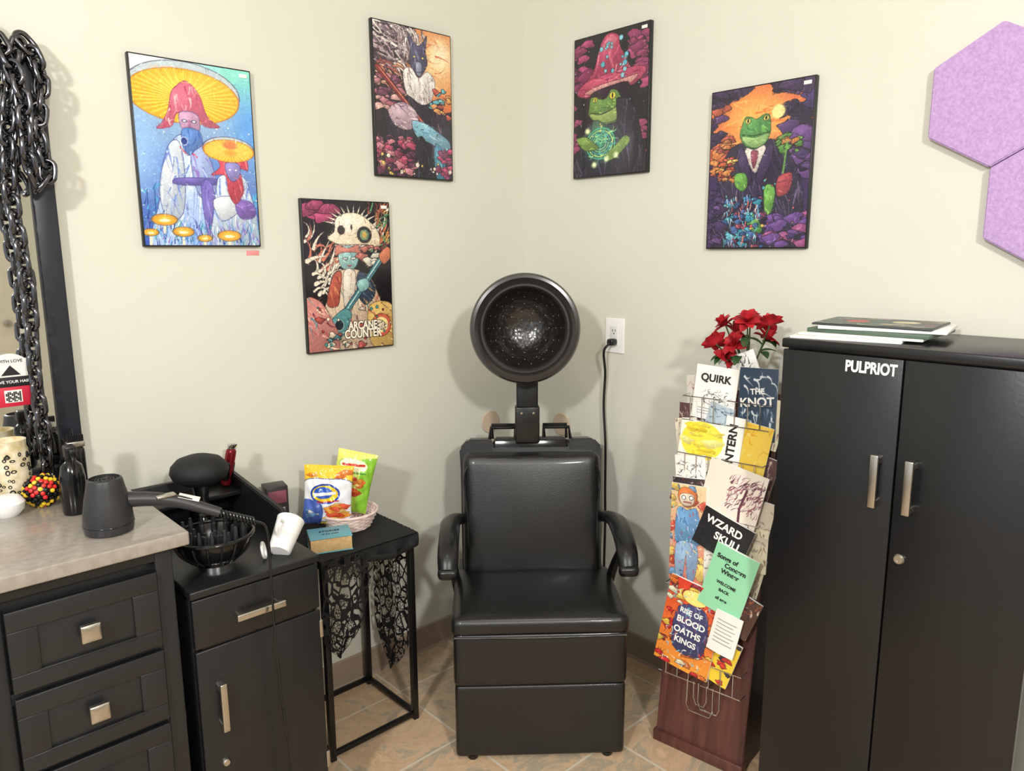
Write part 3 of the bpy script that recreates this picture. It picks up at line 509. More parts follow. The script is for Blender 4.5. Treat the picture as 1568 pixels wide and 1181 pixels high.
for s in(-1,1):
    g.add(prism([(s*.236,.30),(s*.243,.425),(s*.215,.455),(s*.135,.455),(s*.118,.40),(s*.15,.30)],.048,.17,'y',.008),'housing_shoulder',M_plast,M=B)
g.add(box(-.235,.235,.15,.23,-.40,.30,.015,3),'motor_box',M_vinyl,M=B)
g.add(prism([(-.135,.425),(-.12,.458),(.12,.458),(.135,.425)],.075,.16,'y',.004),'hinge_plate',M_metalb,M=B)
g.add(box(-.125,.125,.06,.085,.40,.452,.004),'hinge_cover',M_gloss,M=B)
for s in(-1,1):
    P=[(s*.05,.10,.452),(s*.05,.10,.492),(s*.135,.10,.492),(s*.14,.10,.452)]
    g.add(tube(P,.006,8,False),'bracket_front',M_metalb,M=B)
    P=[(s*.05,.14,.452),(s*.05,.14,.50),(s*.13,.14,.50),(s*.13,.14,.452)]
    g.add(tube(P,.006,8,False),'bracket_back',M_metalb,M=B)
    X=s*.268
    g.add(tube([(s*.235,.46,.578),(s*.252,.41,.598),(X,.33,.614),(X,.25,.620),(X,.18,.612),(X,.125,.590),(X,.095,.553)],lambda t:.0285*(1-.10*(2*t-1)**6),18,True,sx=1.12,sy=.66,n=8,up=(0,0,1)),'armrest',M_plast)
    g.add(cushion(.030,.016,.018,.014,cuts=6),'armrest_tip',M_plast,(X,.092,.545),(25,0,0))
    g.add(tube([(X,.20,.600),(X,.215,.56),(s*.262,.27,.50),(s*.258,.33,.43),(s*.25,.36,.36)],.011,10,True,sx=1.4,sy=.8),'arm_support',M_plast)
g.add(box(-.036,.036,.475,.505,.84,1.07,.004),'post',M_metalb,(-.012,0,0))
g.add(box(-.041,.041,.468,.51,.84,.965,.004),'post_sleeve',M_plast,(-.012,0,0))
for x in(-.02,.02): g.add(lathe([(0,0),(.005,0),(.004,-.003),(0,-.003)],12,'y'),'screw',M_nick,(x-.012,.468,.945))
Hd=Matrix.Translation((-.024,.375,1.238))@Matrix.Rotation(rad(-5),4,'X')@Matrix.Rotation(rad(-2),4,'Z')
rim=[(.128,.030),(.131,.012),(.135,.004),(.141,.004),(.146,.010),(.152,.004),(.160,-.003),(.169,-.002),(.175,.008),(.177,.024),(.173,.04),(.168,.045),(.169,.07),(.165,.11),(.150,.155),(.120,.192),(.08,.212),(.04,.22),(0,.222)]
g.add(lathe(rim,80,'y'),'hood_shell',M_rim,M=Hd)
bowl=[(.1295,.026),(.128,.045),(.123,.075),(.113,.105),(.098,.130),(.078,.149),(.054,.161),(.028,.167),(0,.168)]
g.add(lathe(bowl,80,'y'),'hood_bowl',M_bowl,M=Hd)
glints=[]
hm=lathe([(0,0),(.0019,0),(.0015,.0008),(0,.0009)],8,'y')
dm=mat('vent_glint',(140,130,122),.3)  # pale raised dots: glints at the bowl's perforations, put in as colour
bp_=[(.121,.082,18),(.106,.117,16),(.084,.143,12),(.058,.159,9),(.030,.166,5)]
for r_,d_,n_ in bp_:
    for k in range(n_):
        a=2*math.pi*(k+.5*(n_%4))/n_
        pos=Vector((r_*.975*math.cos(a),d_-.003,r_*.975*math.sin(a))); nrm=(Vector((0,.0,0))-pos).normalized()
        R=Vector((0,-1,0)).rotation_difference(nrm).to_matrix().to_4x4()
        glints.append((hm,Matrix.Translation(pos)@R))
g.add(merge(glints),'vent_glints',dm,M=Hd)
# ------------------------------------------------------------ brochure rack
M_wood=mat('mahogany_laminate',(104,62,54),.4,c2=(78,46,42),vscale=5,bump=.1)
for n in list(M_wood.node_tree.nodes):
    if n.type=='TEX_NOISE' and n.inputs['Scale'].default_value==5:
        mpn=M_wood.node_tree.nodes.new('ShaderNodeMapping'); mpn.inputs['Scale'].default_value=(14,6,.8)
        t_=[x for x in M_wood.node_tree.nodes if x.type=='TEX_COORD'][0]
        M_wood.node_tree.links.new(t_.outputs['Object'],mpn.inputs['Vector']); M_wood.node_tree.links.new(mpn.outputs['Vector'],n.inputs['Vector'])
g=G('brochure_rack',(-.325,-.916,0),-83)
RW=.275; ln=.125; la=math.atan(ln)
g.add(prism([(0.0,.03),(.012,.03),(.012+ln*1.06,1.09),(ln*1.06,1.09)],0,RW,'x',.002),'front_board',M_wood)
for x in(.004,RW-.018):
    g.add(prism([(.014,0),(.235,0),(.235,1.04),(.15,1.04)],x,x+.014,'x',.001),'side_panel',mat('dark_wood_side',(48,30,28),.4))
g.add(box(.018,RW-.018,.222,.234,.02,1.04,.001),'back_board',M_wood)
g.add(box(.004,RW-.004,.145,.235,1.04,1.052,.001),'top_shelf',M_wood)
g.add(box(-.004,RW+.004,-.012,.02,0,.035,.002),'kick_plate',M_wood)
wires=[]
def wire(P,r=.0016,sm=False): wires.append((tube(P,r,6,sm),Matrix()))
for zt in (.995,.83,.665,.44,.24):
    for x0,x1 in((.01,.13),(.145,.265)):
        f=lambda z,o:(z*ln-o)
        wire([(x0,f(zt,.002),zt),(x0,f(zt,.045),zt),(x1,f(zt,.045),zt),(x1,f(zt,.002),zt)])
        wire([(x0,f(zt+.07,.002),zt+.07),(x0,f(zt+.07,.055),zt+.07),(x1,f(zt+.07,.055),zt+.07),(x1,f(zt+.07,.002),zt+.07)])
        for q in(.2,.5,.8):
            xx=x0+(x1-x0)*q; wire([(xx,f(zt,.004),zt),(xx,f(zt,.045),zt),(xx,f(zt+.07,.055),zt+.07)])
for a_,b_,zb,zz in((.105,.185,.245,.15),(.125,.165,.245,.175),(.140,.205,.245,.165)):
    wire([(a_,zb*ln-.045,zb),(a_,zz*ln-.035,zz+.02),(a_+.008,zz*ln-.035,zz),(b_-.008,zz*ln-.035,zz),(b_,zz*ln-.035,zz+.02),(b_,zb*ln-.045,zb)],.0021,False)
g.add(merge(wires),'wire_pockets',M_chrome)
def bro(name,cv,x,z,w,h,off,rot=0,txt=None,lean=.8,curl=1):
    M=Matrix.Translation((x,z*ln-off,z))@Matrix.Rotation(-la*lean,4,'X')@Matrix.Rotation(rad(rot),4,'Y')
    def bend(X,Z,w,h): return X,(-.004*np.cos(X/w*3)-.006*(Z/h)*(Z/h))*curl,Z
    g.add(sheet(cv,w,h,bend),name,M_print,M=M)
    g.add(box(-w/2,w/2,.0012,.005,-h/2,h/2,.0005),name+'_stock',M_paper,M=M)
    if txt:
        for t,s,tx,tz,m,ro in [q if len(q)==6 else q+(0,) for q in txt]: g.add(text(t,s,.0002,.03),name+'_lettering',m,M=M@Matrix.Translation((tx,-.0056,tz))@Matrix.Rotation(rad(ro),4,'Y')@Matrix.Rotation(rad(90),4,'X'))
INK=mat('ink_black',(24,24,26),.6); INKW=mat('ink_white',(244,244,240),.6)
wh=(242,240,234)
rr=random.Random(17)
pals=[((232,228,220),(90,90,90)),((214,200,180),(110,80,70)),((180,196,206),(40,60,90)),((60,54,60),(200,190,180)),((232,222,190),(120,80,60)),((90,60,60),(220,200,180))]
for k,(x,z) in enumerate([(.258,1.01),(.018,.985),(.256,.86),(.018,.80),(.258,.74),(.02,.72),(.256,.66),(.252,.58),(.11,.99),(.13,.86),(.12,.74),(.16,.48)]):
    bg,fg=pals[rr.randrange(6)]; c=Cv(40,55,bg,40+k); c.scrib(26,[fg,tuple((a+b)//2 for a,b in zip(fg,bg))],.05,.95,.05,.95,.22,.02,rr.choice([0,90,None]),.3)
    bro('leaflet',c,x,z,rr.uniform(.055,.075),rr.uniform(.10,.14),.012+.018*rr.random(),rr.uniform(-14,18))
c=Cv(70,70,wh,2); c.scrib(16,[(40,40,40)],.2,.8,.1,.6,.2,.014,-80,.5); bro('flyer_flames',c,.155,1.135,.11,.11,.000,-24)
c=Cv(60,80,(206,200,190),2); c.scrib(30,[(90,80,70),(150,60,60)],.05,.95,.1,.9,.2,.012); bro('flyer_behind',c,.035,1.05,.07,.14,.006,-6)
c=Cv(90,120,wh,2); c.scrib(26,[(50,50,50),(90,90,90)],.2,.8,.45,.7,.14,.010,None,.9); c.ring(.45,.62,.2,.1,.008,(60,60,60)); 
for k in range(3): c.line([(.15,.80+.05*k),(.8,.80+.05*k)],.006,(80,80,80))
bro('flyer_quirk',c,.092,1.075,.128,.155,.022,3,[('QUIRK',.030,0,.042,INK)])
c=Cv(90,130,(38,60,84),3); c.scrib(40,[(220,226,230),(120,150,170),(70,100,130)],.1,.9,.55,.85,.2,.02,80,.6); c.scrib(12,[(220,226,230)],.1,.9,.1,.35,.3,.02,20,.6); bro('flyer_knot',c,.220,1.06,.108,.20,.024,-2,[('THE',.022,0,.035,INKW,-6),('KNOT',.034,0,.005,INKW,-6)])
c=Cv(60,60,(226,216,196),4); c.scrib(30,[(120,90,60),(90,60,60)],0,1,0,1,.2,.015); bro('flyer_map',c,.02,.93,.07,.13,.020,-10)
c=Cv(100,100,(246,242,226),4); c.ell(.5,.40,.46,.40,(250,226,70)); c.smoke(14,[(252,228,80),(250,216,50),(254,238,140)],.1,.9,.05,.7,.2,ink=(240,206,60)); c.scrib(20,[(60,60,60)],.1,.9,.8,.93,.1,.006,0,.2); bro('flyer_sun',c,.075,.925,.140,.140,.040,3)
c=Cv(50,90,(250,248,240),5); bro('flyer_vertical',c,.165,.945,.055,.150,.036,4,[('NTERN',.034,.0,0,INK,-90)])
c=Cv(60,70,(246,208,76),5); c.scrib(20,[(250,224,120),(230,170,40)],0,1,0,1,.3,.02); bro('flyer_yellow',c,.225,.93,.085,.155,.032,8)
c=Cv(80,80,wh,6); c.scrib(50,[(40,40,44),(90,90,96)],.1,.9,.2,.9,.14,.010); bro('flyer_sketch',c,.052,.845,.095,.10,.045,-8)
c=Cv(60,60,(60,50,54),6); c.scrib(30,[(200,190,180),(120,60,60)],.0,1,.0,1,.14,.015); bro('flyer_dark',c,.055,.785,.10,.09,.050,-5)
c=Cv(110,110,(238,226,212),7); c.line([(.75,1),(.68,.62),(.72,.3)],.020,(90,40,60)); c.scrib(110,[(110,50,70),(80,36,56),(150,80,96)],.40,.98,.15,.7,.14,.008,-60,.6); c.scrib(20,[(60,60,60)],.05,.4,.8,.92,.08,.005,0,.2); bro('flyer_tree',c,.185,.80,.172,.178,.054,11)
c=Cv(70,80,(28,28,30),8); c.scrib(20,[(60,60,64)],0,1,0,1,.2,.01); bro('flyer_skull',c,.175,.69,.155,.115,.062,18,[('WZARD',.030,-.005,.028,INKW),('SKULL',.030,.020,-.006,INKW)])
c=Cv(90,190,(90,130,190),9); c.grad((232,206,160),(206,120,100)); c.smoke(16,[(240,200,110),(214,90,70),(120,160,200)],0,1,0,1,.16); c.blob([(.2,.12),(.3,.04),(.55,.03),(.75,.1),(.7,.19),(.5,.23),(.3,.2)],(226,130,70)); c.blob([(.26,.12),(.4,.09),(.66,.10),(.66,.19),(.45,.22),(.3,.19)],(240,226,206)); c.ell(.38,.135,.05,.018,(250,250,250),ink=(20,20,20)); c.ell(.6,.13,.05,.018,(250,250,250),ink=(20,20,20)); c.line([(.38,.18),(.6,.18)],.012,(150,40,40)); c.blob([(.22,.24),(.5,.26),(.78,.24),(.88,.5),(.8,.62),(.22,.62),(.14,.46)],(110,160,206),hatch=((16,[(60,100,160),(190,216,236)],80,.2,.014,.3),)); c.blob([(.2,.62),(.8,.62),(.76,.95),(.55,.95),(.5,.72),(.42,.95),(.22,.95)],(150,180,214),hatch=((10,[(90,120,170)],80,.2,.014,.3),)); c.scrib(60,[(206,50,60),(250,220,110),(40,60,120),(120,200,220),(240,240,230)],.02,.98,.2,.98,.12,.010,None,.5); c.painterly(300,.1,.01); bro('comic_zine',c,.066,.672,.108,.285,.058,-3)
c=Cv(80,120,(150,216,172),10); bro('flyer_songs',c,.205,.570,.128,.19,.068,14,[('Songs of',.018,-.02,.062,INK),('Concern',.018,.01,.043,INK),('Winter',.018,0,.024,INK),('WELCOME',.012,0,-.01,INK),('BACK',.012,0,-.03,INK),('all ages',.012,0,-.055,INK)])
c=Cv(60,90,(232,228,218),10); c.scrib(40,[(90,90,90)],0,1,0,1,.2,.01,0,.2); bro('flyer_white',c,.150,.60,.08,.17,.050,-6)
c=Cv(130,190,(206,60,44),11); c.grad((216,64,46),(238,156,54)); c.smoke(60,[(246,206,80),(220,44,50),(240,124,54),(250,236,200),(150,44,60)],0,1,0,1,.09); c.blob([(.25,.32),(.75,.27),(.82,.75),(.3,.78)],(70,70,116),hatch=((16,[(110,110,160),(220,70,60)],80,.2,.01,.3),)); c.ell(.5,.16,.22,.08,(250,230,130),ink=(150,30,30)); c.scrib(50,[(250,244,230),(120,200,220)],.1,.9,.1,.95,.1,.008,None,.8); c.painterly(500,.08,.008)
bro('flyer_festival',c,.100,.405,.172,.265,.060,8,[('RISE OF',.021,.0,.043,INKW),('BLOOD',.026,.005,.014,INKW),('OATHS',.026,.0,-.018,INKW),('KINGS',.024,.0,-.048,INKW)])
c=Cv(70,80,wh,12); 
for k in range(7): c.line([(.15,.2+.09*k),(.85-.1*(k%2),.2+.09*k)],.008,(90,90,90))
bro('flyer_card',c,.212,.425,.08,.12,.072,10)
c=Cv(70,90,(240,206,60),13); c.smoke(14,[(226,60,50),(60,60,70),(250,220,90)],0,1,0,1,.16); bro('flyer_gold',c,.195,.335,.09,.14,.045,16)
c=Cv(50,60,(90,60,50),14); c.scrib(40,[(220,200,180),(50,40,50),(170,90,60)],0,1,0,1,.2,.03); bro('flyer_photo',c,.25,.48,.07,.12,.05,20)
# flowers in vase
g=G('silk_flower_arrangement',(-.125,-1.05,1.0525))
g.add(lathe([(0,0),(.028,0),(.034,.02),(.032,.05),(.02,.075),(.024,.085),(.02,.084),(.016,.075),(0,.07)],24),'vase',M_gloss)
def petal(L,W,droop,n=6):
    bm=bmesh.new(); rows=[]
    for i in range(n+1):
        t=i/n; w=W*math.sin(math.pi*min(1,t*.92+.08))**.7*(1 if t<1 else 0.02); z=L*(.35*t-droop*t*t); r=L*t*.95
        rows.append([bm.verts.new((r,w*k,z+abs(k)*w*.35)) for k in(-.5,-.25,0,.25,.5)])
    for A,Bb in zip(rows,rows[1:]):
        for k in range(4): bm.faces.new((A[k],A[k+1],Bb[k+1],Bb[k]))
    return frombm(bm,'petal',80)
M_red=mat('red_silk',(196,26,40),.6,c2=(130,10,24),vscale=40); M_leaf=mat('green_leaf',(52,84,44),.6); M_stem=mat('stem',(60,80,40),.6)
pr=petal(.046,.028,.35); pr2=petal(.034,.022,.0); pl_=petal(.05,.026,.4)
bl=[]; lv=[]; st=[]
for i,(x,y,z,tx,ty) in enumerate([(-.045,.05,.215,-30,-25),(-.05,-.02,.230,-20,-40),(.0,.0,.225,0,-20),(-.03,-.075,.222,30,-35),(.01,.055,.19,-40,-10),(-.05,.075,.160,-50,-40),(-.055,.01,.165,0,-60),(-.01,-.055,.18,30,10),(-.05,.045,.125,-20,-70)]):
    M0=Matrix.Translation((x,y,z))@Euler((rad(tx),rad(ty),i)).to_matrix().to_4x4()
    for k in range(8): bl.append((pr,M0@Matrix.Rotation(2*math.pi*k/8+random.uniform(-.2,.2),4,'Z')@Matrix.Rotation(random.uniform(-.5,.1),4,'Y')))
    for k in range(6): bl.append((pr2,M0@Matrix.Translation((0,0,.004))@Matrix.Rotation(2*math.pi*k/6+.3,4,'Z')@Matrix.Rotation(-.7,4,'Y')))
    st.append((tube([(0,0,.06),(x*.3,y*.3,.1),(x,y,z)],.0022,6),Matrix()))
    for k in range(2): lv.append((pl_,Matrix.Translation((x*.7,y*.7,z*.8))@Euler((0,random.uniform(-.3,.5),random.uniform(0,6))).to_matrix().to_4x4()))
g.add(merge(bl),'petals',M_red); g.add(merge(lv),'leaves',M_leaf); g.add(merge(st),'stems',M_stem)
# ------------------------------------------------------------ vanity
g=G('vanity_cabinet',(0,0,0))
VX0,VX1=-2.75,-1.568; VF=-.548
g.add(box(VX0,VX1,VF+.02,-.01,.09,.868,.002),'carcass',M_van)
g.add(box(VX0+.02,VX1-.005,VF+.07,-.02,0,.09,.002),'toe_kick',M_van)
st_=mat('quartz_counter',(148,140,131),.22,c2=(164,156,146),vscale=60,coat=.3)
g.add(box(VX0-.01,-1.540,-.572,-.002,.870,.900,.004,3),'countertop',st_)
for x in(-1.589,-1.898,-2.30,-2.73): g.add(box(x-.018 if x<-1.6 else x-.017,x+.018,VF,VF+.02,.09,.868,.002),'stile',M_van)
for z in(.855,.645,.475,.305,.105): g.add(box(VX0,VX1-.002,VF+.002,VF+.02,z-.012,z+.012,.001),'rail',M_van)
def drawer(x0,x1,z0,z1):
    f=.050
    g.add(box(x0,x1,VF-.010,VF+.012,z0,z1,.002),'drawer_panel',M_van)
    for a in((x0,x1,z1-f*.8,z1),(x0,x1,z0,z0+f*.7),(x0,x0+f,z0+f*.7,z1-f*.8),(x1-f,x1,z0+f*.7,z1-f*.8)):
        g.add(box(a[0],a[1],VF-.0145,VF-.004,a[2],a[3],.0015),'drawer_frame',M_van)
    g.add(box(x0+f-.004,x1-f+.004,VF-.0165,VF-.010,z0+f*.7-.002,z0+f*.7+.002,.001),'moulding',M_van)
    xc=(x0+x1)/2; zc=(z0+z1)/2+.003
    g.add(lathe([(.007,0),(.006,-.012),(.009,-.018)],16,'y'),'knob_stem',M_nick,(xc,VF-.006,zc))
    g.add(cushion(.0185,.006,.0185,.003,(0,.003,0),6),'knob',M_nick,(xc,VF-.030,zc))
for x0,x1 in((-1.877,-1.609),):
    for z0,z1 in((.662,.826),(.492,.650),(.322,.480),(.122,.310)): drawer(x0,x1,z0,z1)
for x0,x1 in((-2.28,-1.92),(-2.71,-2.32)):
    for z0,z1 in((.662,.826),(.122,.650)): drawer(x0,x1,z0,z1)
# mirror
g=G('framed_mirror',(0,0,0)); MF=mat('mirror_frame',(34,36,46),.35)
mx0,mx1,mz0,mz1=-2.35,-1.600,.902,1.945
g.add(box(mx0,mx1,-.012,-.001,mz0,mz1,.001),'backing',MF)
for a in((mx1-.05,mx1,mz0,mz1),(mx0,mx0+.05,mz0,mz1),(mx0+.05,mx1-.05,mz1-.05,mz1),(mx0+.05,mx1-.05,mz0,mz0+.05)):
    g.add(box(a[0],a[1],-.030,-.002,a[2],a[3],.004,3),'frame_bar',MF)
g.add(box(mx0+.045,mx1-.045,-.016,-.013,mz0+.045,mz1-.045,0),'mirror_glass',mat('mirror_silver',(246,248,246),.02,metal=1,var=0))
g=G('mirror_sign',(-1.735,-.018,1.178))
g.add(prism([(.046*math.cos(a),.02+.046*math.sin(a)) for a in [math.pi*k/14 for k in range(15)]]+[(-.046,-.01),(.046,-.01)],-.002,0,'y',0),'round_label',M_paper)
g.add(box(-.046,.046,-.0035,0,-.014,.010,.0005),'black_band',INK); g.add(box(-.046,.046,-.003,0,-.062,-.014,.0005),'red_panel',mat('red_print',(200,32,60),.5))
g.add(box(-.018,.018,-.004,-.001,-.052,-.022,0),'qr_patch',M_paper)
g.add(merge([(box(-.016+.004*i,-.0125+.004*i,-.0046,-.0039,-.050+.0035*j,-.047+.0035*j,0),Matrix()) for i in range(8) for j in range(7) if (i*7+j*5+i*j)%3]),'qr_code',INK)
g.add(text('LOVE YOUR HAIR',.0095,.0002),'lettering',INKW,(0,-.0038,-.002),(90,0,0)); g.add(text('WITH LOVE',.010,.0002),'lettering',INK,(0,-.0026,.048),(90,0,0))
g.add(prism([(-.02,.014),(.02,.014),(0,.038)],-.003,-.001,'y',0),'emblem',INK)
# chain
path=catmull([(-1.692,-.07,.925),(-1.690,-.065,1.05),(-1.693,-.065,1.2),(-1.687,-.065,1.40),(-1.698,-.065,1.61),(-1.690,-.065,1.75),(-1.668,-.065,1.88),(-1.640,-.06,1.955),(-1.612,-.065,1.88),(-1.632,-.075,1.76),(-1.622,-.075,1.67),(-1.645,-.08,1.635),(-1.662,-.095,1.70),(-1.662,-.095,1.84),(-1.70,-.06,1.965),(-1.76,-.06,1.97),(-1.80,-.065,1.85),(-1.79,-.065,1.70),(-1.775,-.065,1.60),(-1.80,-.065,1.75),(-1.85,-.05,1.97),(-1.95,-.05,1.97)],40)
lk=torus(.0155,.0058,24,10,1,1.0)
for v in lk.vertices: v.co.y+=math.copysign(.010,v.co.y) if abs(v.co.y)>1e-4 else 0
ls=[]; acc=0; i=0
for a_,b_ in zip(path,path[1:]):
    acc+=(b_-a_).length
    if acc>=.031:
        acc=0; t=(b_-a_).normalized(); R=Vector((0,1,0)).rotation_difference(t).to_matrix().to_4x4()
        ls.append((lk,Matrix.Translation(b_)@R@Matrix.Rotation(rad(35+90*(i%2)+random.uniform(-14,14)),4,'Y'))); i+=1
g=G('hanging_chain',(0,0,0)); g.add(merge(ls),'links',M_chain)
g.add(box(-1.66,-1.62,-.05,-.0,1.925,1.95,.004),'hook_plate',M_metalb)
# ------------------------------------------------------------ vanity items
CT=.900
g=G('leopard_print_jar',(-1.768,-.085,CT))
jm=mat('leopard_glass',(236,228,206),.15,c2=(200,180,130),vscale=50,coat=.5)
g.add(lathe([(0,0),(.036,0),(.040,.005),(.041,.06),(.040,.12),(.036,.135),(.037,.15),(.034,.15),(.033,.135),(0,.13)],36),'jar',jm)
sp=[]
for k in range(90):
    a=random.uniform(0,6.28); z=random.uniform(.01,.125); M0=Matrix.Translation((.0408*math.cos(a),.0408*math.sin(a),z))@Matrix.Rotation(a+math.pi/2,4,'Z')@Matrix.Rotation(rad(90),4,'X')
    sp.append((torus(.0040,.0014,10,5,random.uniform(.6,1.3),random.uniform(.6,1.3)),M0))
g.add(merge(sp),'spots',INK)
g=G('rhinestone_puff',(-1.725,-.165,CT+.036)); 
g.add(lathe([(0,-.036)]+[(.034*math.sin(a),-.034*math.cos(a)) for a in [math.pi*k/12 for k in range(1,12)]]+[(0,.034)],24),'core',M_plast)
dr=[[],[],[]]; bead=lathe([(0,-.005),(.005,-.002),(.005,.002),(0,.006)],8)
for k in range(150):
    z=1-2*(k+.5)/150; a=k*2.399; r_=math.sqrt(1-z*z); p_=Vector((r_*math.cos(a),r_*math.sin(a),z)); dr[random.choice([0,1,1,2,2])].append((bead,Matrix.Translation(p_*.036)@p_.to_track_quat('Z','Y').to_matrix().to_4x4()))
for d_,m_ in zip(dr,(mat('red_bead',(214,40,40),.3),mat('yellow_bead',(240,200,50),.3),M_gloss)): g.add(merge(d_),'beads',m_)
g=G('ceramic_dish',(-1.80,-.19,CT)); g.add(lathe([(0,0),(.022,0),(.034,.014),(.036,.03),(.028,.042),(.018,.046),(0,.044)],30),'dish',M_white)
g=G('spray_bottle',(-1.683,-.275,CT)); 
g.add(lathe([(0,0),(.024,0),(.026,.006),(.026,.085),(.022,.11),(.011,.122),(.011,.13),(0,.13)],28),'bottle',M_gloss)
g.add(box(-.012,.012,-.014,.016,.128,.158,.005,3),'pump_head',M_plast); g.add(box(-.005,.005,-.034,-.012,.142,.152,.002),'nozzle',M_plast); g.add(tube([(0,-.012,.14),(0,-.024,.13),(0,-.024,.108)],.003,8),'trigger',M_plast)
g=G('hair_clipper',(-1.645,-.155,CT))
g.add(cushion(.019,.015,.062,.012,(0,.003,0),8),'body',M_gloss,(0,0,.064)); g.add(box(-.019,.019,-.01,.01,.124,.138,.002),'blade',M_nick); 
g.add(merge([(box(x-.0012,x+.0012,-.008,.004,.138,.153,0),Matrix()) for x in [-.016+.004*k for k in range(9)]]),'comb_teeth',M_plast)
g=G('brush_cup',(-1.640,-.06,CT)); g.add(lathe([(0,0),(.022,0),(.024,.07),(.022,.07),(.020,.005),(0,.005)],24),'cup',M_plast)
for k,(dx,dy,hh) in enumerate([(-.006,.0,.13),(.006,.004,.15),(.0,-.006,.12)]): g.add(tube([(dx*.3,dy*.3,.006),(dx,dy,.09),(dx*1.8,dy*1.8,hh)],.0045,8),'brush_handle',M_gloss)
# standing hair dryer
g=G('hair_dryer',(-1.662,-.455,CT))
M_dr=mat('charcoal_plastic',(42,42,45),.42)
g.add(lathe([(.030,0),(.040,0),(.047,.004),(.049,.02),(.047,.045),(.042,.075),(.037,.098),(.035,.110),(.033,.116),(.029,.118),(.029,.112),(0,.112)],44),'barrel',M_dr)
g.add(torus(.0485,.0012,44,6),'seam_ring',M_gloss,(0,0,.02))
g.add(merge([(torus(r_,.0012,30,6),Matrix.Translation((0,0,.1135))) for r_ in(.006,.012,.018,.024)]),'intake_grille',M_gloss)
g.add(tube([(.035,-.008,.064),(.08,-.022,.058),(.13,-.045,.046),(.175,-.075,.026),(.20,-.092,.015)],lambda t:.017-.006*t,16),'handle',M_dr)
g.add(box(.085,.125,-.050,-.030,.064,.070,.002),'switch',M_nick,(0,0,-.003))
g.add(box(-.022,.022,-.011,.011,0,.0012,.0003),'paper_tag',M_paper,(.150,-.052,.052),(8,18,-28))
cc=[]; A=Vector((.195,-.092,.015)); Bq=Vector((.262,-.125,-.012))
for k in range(121):
    t=k/120; a=t*11*2*math.pi; cc.append(A.lerp(Bq,t)+Vector((0,math.cos(a)*.008,math.sin(a)*.008)))
g.add(tube(cc,.0028,6,False),'coiled_cord',M_plast)
g.add(tube([Bq,(.285,-.125,-.03),(.29,-.128,-.08),(.285,-.138,-.16),(.283,-.145,-.30),(.290,-.142,-.45),(.30,-.145,-.60),(.31,-.145,-.80)],.0030,8),'power_cord',M_plast)
# ------------------------------------------------------------ salon station
g=G('salon_station',(0,0,0)); X0,X1,Y0,Y1=-1.546,-1.236,-.555,-.045; DZ=.755
g.add(box(X0+.004,X1-.004,Y0+.018,Y1,.06,DZ-.016,.002),'carcass',M_black)
g.add(box(X0,X1,Y0-.004,Y1,DZ-.018,DZ,.003),'top_deck',M_black)
g.add(prism([(Y0+.12,DZ-.01),(Y0+.135,DZ+.055),(Y0+.17,DZ+.075),(Y1,DZ+.115),(Y1,DZ-.01)],X1-.016,X1,'x',.003),'side_gallery_1',M_black)
g.add(prism([(Y0+.30,DZ-.01),(Y0+.33,DZ+.06),(Y0+.36,DZ+.08),(Y1,DZ+.105),(Y1,DZ-.01)],X0,X0+.014,'x',.003),'side_gallery_2',M_black)
g.add(box(X0,X1,Y1-.016,Y1,DZ-.01,DZ+.105,.003),'back_gallery',M_black)
g.add(box(X0+.014,X1-.016,Y1-.11,Y1-.015,DZ+.06,DZ+.072,.002),'tool_shelf',M_black)
g.add(box(X0+.004,X1-.004,Y0,Y0+.018,.617,DZ-.022,.003),'drawer_front',M_black)
g.add(box(X0+.004,X1-.004,Y0,Y0+.018,.085,.611,.003),'door',M_black)
g.add(box(X0+.02,X1-.02,Y0+.006,Y0+.01,.612,.616,0),'gap_strip',M_gloss)
handle(g,'drawer_handle',(-1.455,Y0,.672),(-1.338,Y0,.672),(0,-1,0),w=.008)
handle(g,'door_handle',(-1.497,Y0,.413),(-1.497,Y0,.530),(0,-1,0),w=.008)
g.add(lathe([(0,0),(.010,0),(.010,-.005),(.007,-.009),(0,-.009)],20,'y'),'lock',M_nick,(-1.497,Y0,.325))
for z in(.56,.20): g.add(box(X1-.008,X1+.001,Y0-.002,Y0+.016,z-.022,z+.022,.001),'hinge',M_nick)
for x in(X0+.04,X1-.04):
    for y in(Y0+.06,Y1-.05):
        g.add(lathe([(0,-.008),(.026,-.008),(.028,0),(.026,.008),(0,.008)],20,'y'),'caster_wheel',M_plast,(x,y,.028),(0,0,90)); g.add(box(x-.012,x+.012,y-.012,y+.012,.03,.062,.002),'caster_fork',M_metalb)
# diffuser attachment
g=G('dryer_diffuser',(-1.448,-.455,DZ),0); g.e.scale=(1.06,1.06,1.06)
g.add(lathe([(.020,0),(.036,0),(.038,.012),(.032,.018)],36),'collar',M_chrome)
g.add(lathe([(.030,.016),(.045,.022),(.066,.040),(.080,.062),(.084,.075),(.080,.075),(.062,.045),(.03,.028),(0,.026)],40),'bowl',M_gloss)
g.add(torus(.084,.0045,44,8),'rim',M_gloss,(0,0,.077))
ps=[]; pg=lathe([(0,0),(.0062,0),(.0048,.035),(.003,.046),(0,.048)],10)
for r_,n_ in((.0,1),(.022,6),(.044,11),(.066,16)):
    for k in range(n_): a=2*math.pi*k/n_; ps.append((pg,Matrix.Translation((r_*math.cos(a),r_*math.sin(a),.026+r_*r_*7))))
g.add(merge(ps),'fingers',mat('grey_black_plastic',(40,42,46),.3))
g.add(merge([(tube([(.048*math.cos(a),.048*math.sin(a),.020),(.072*math.cos(a),.072*math.sin(a),.044),(.086*math.cos(a),.086*math.sin(a),.074)],.0025,6),Matrix()) for a in [2*math.pi*k/18 for k in range(18)]]),'ribs',M_plast)
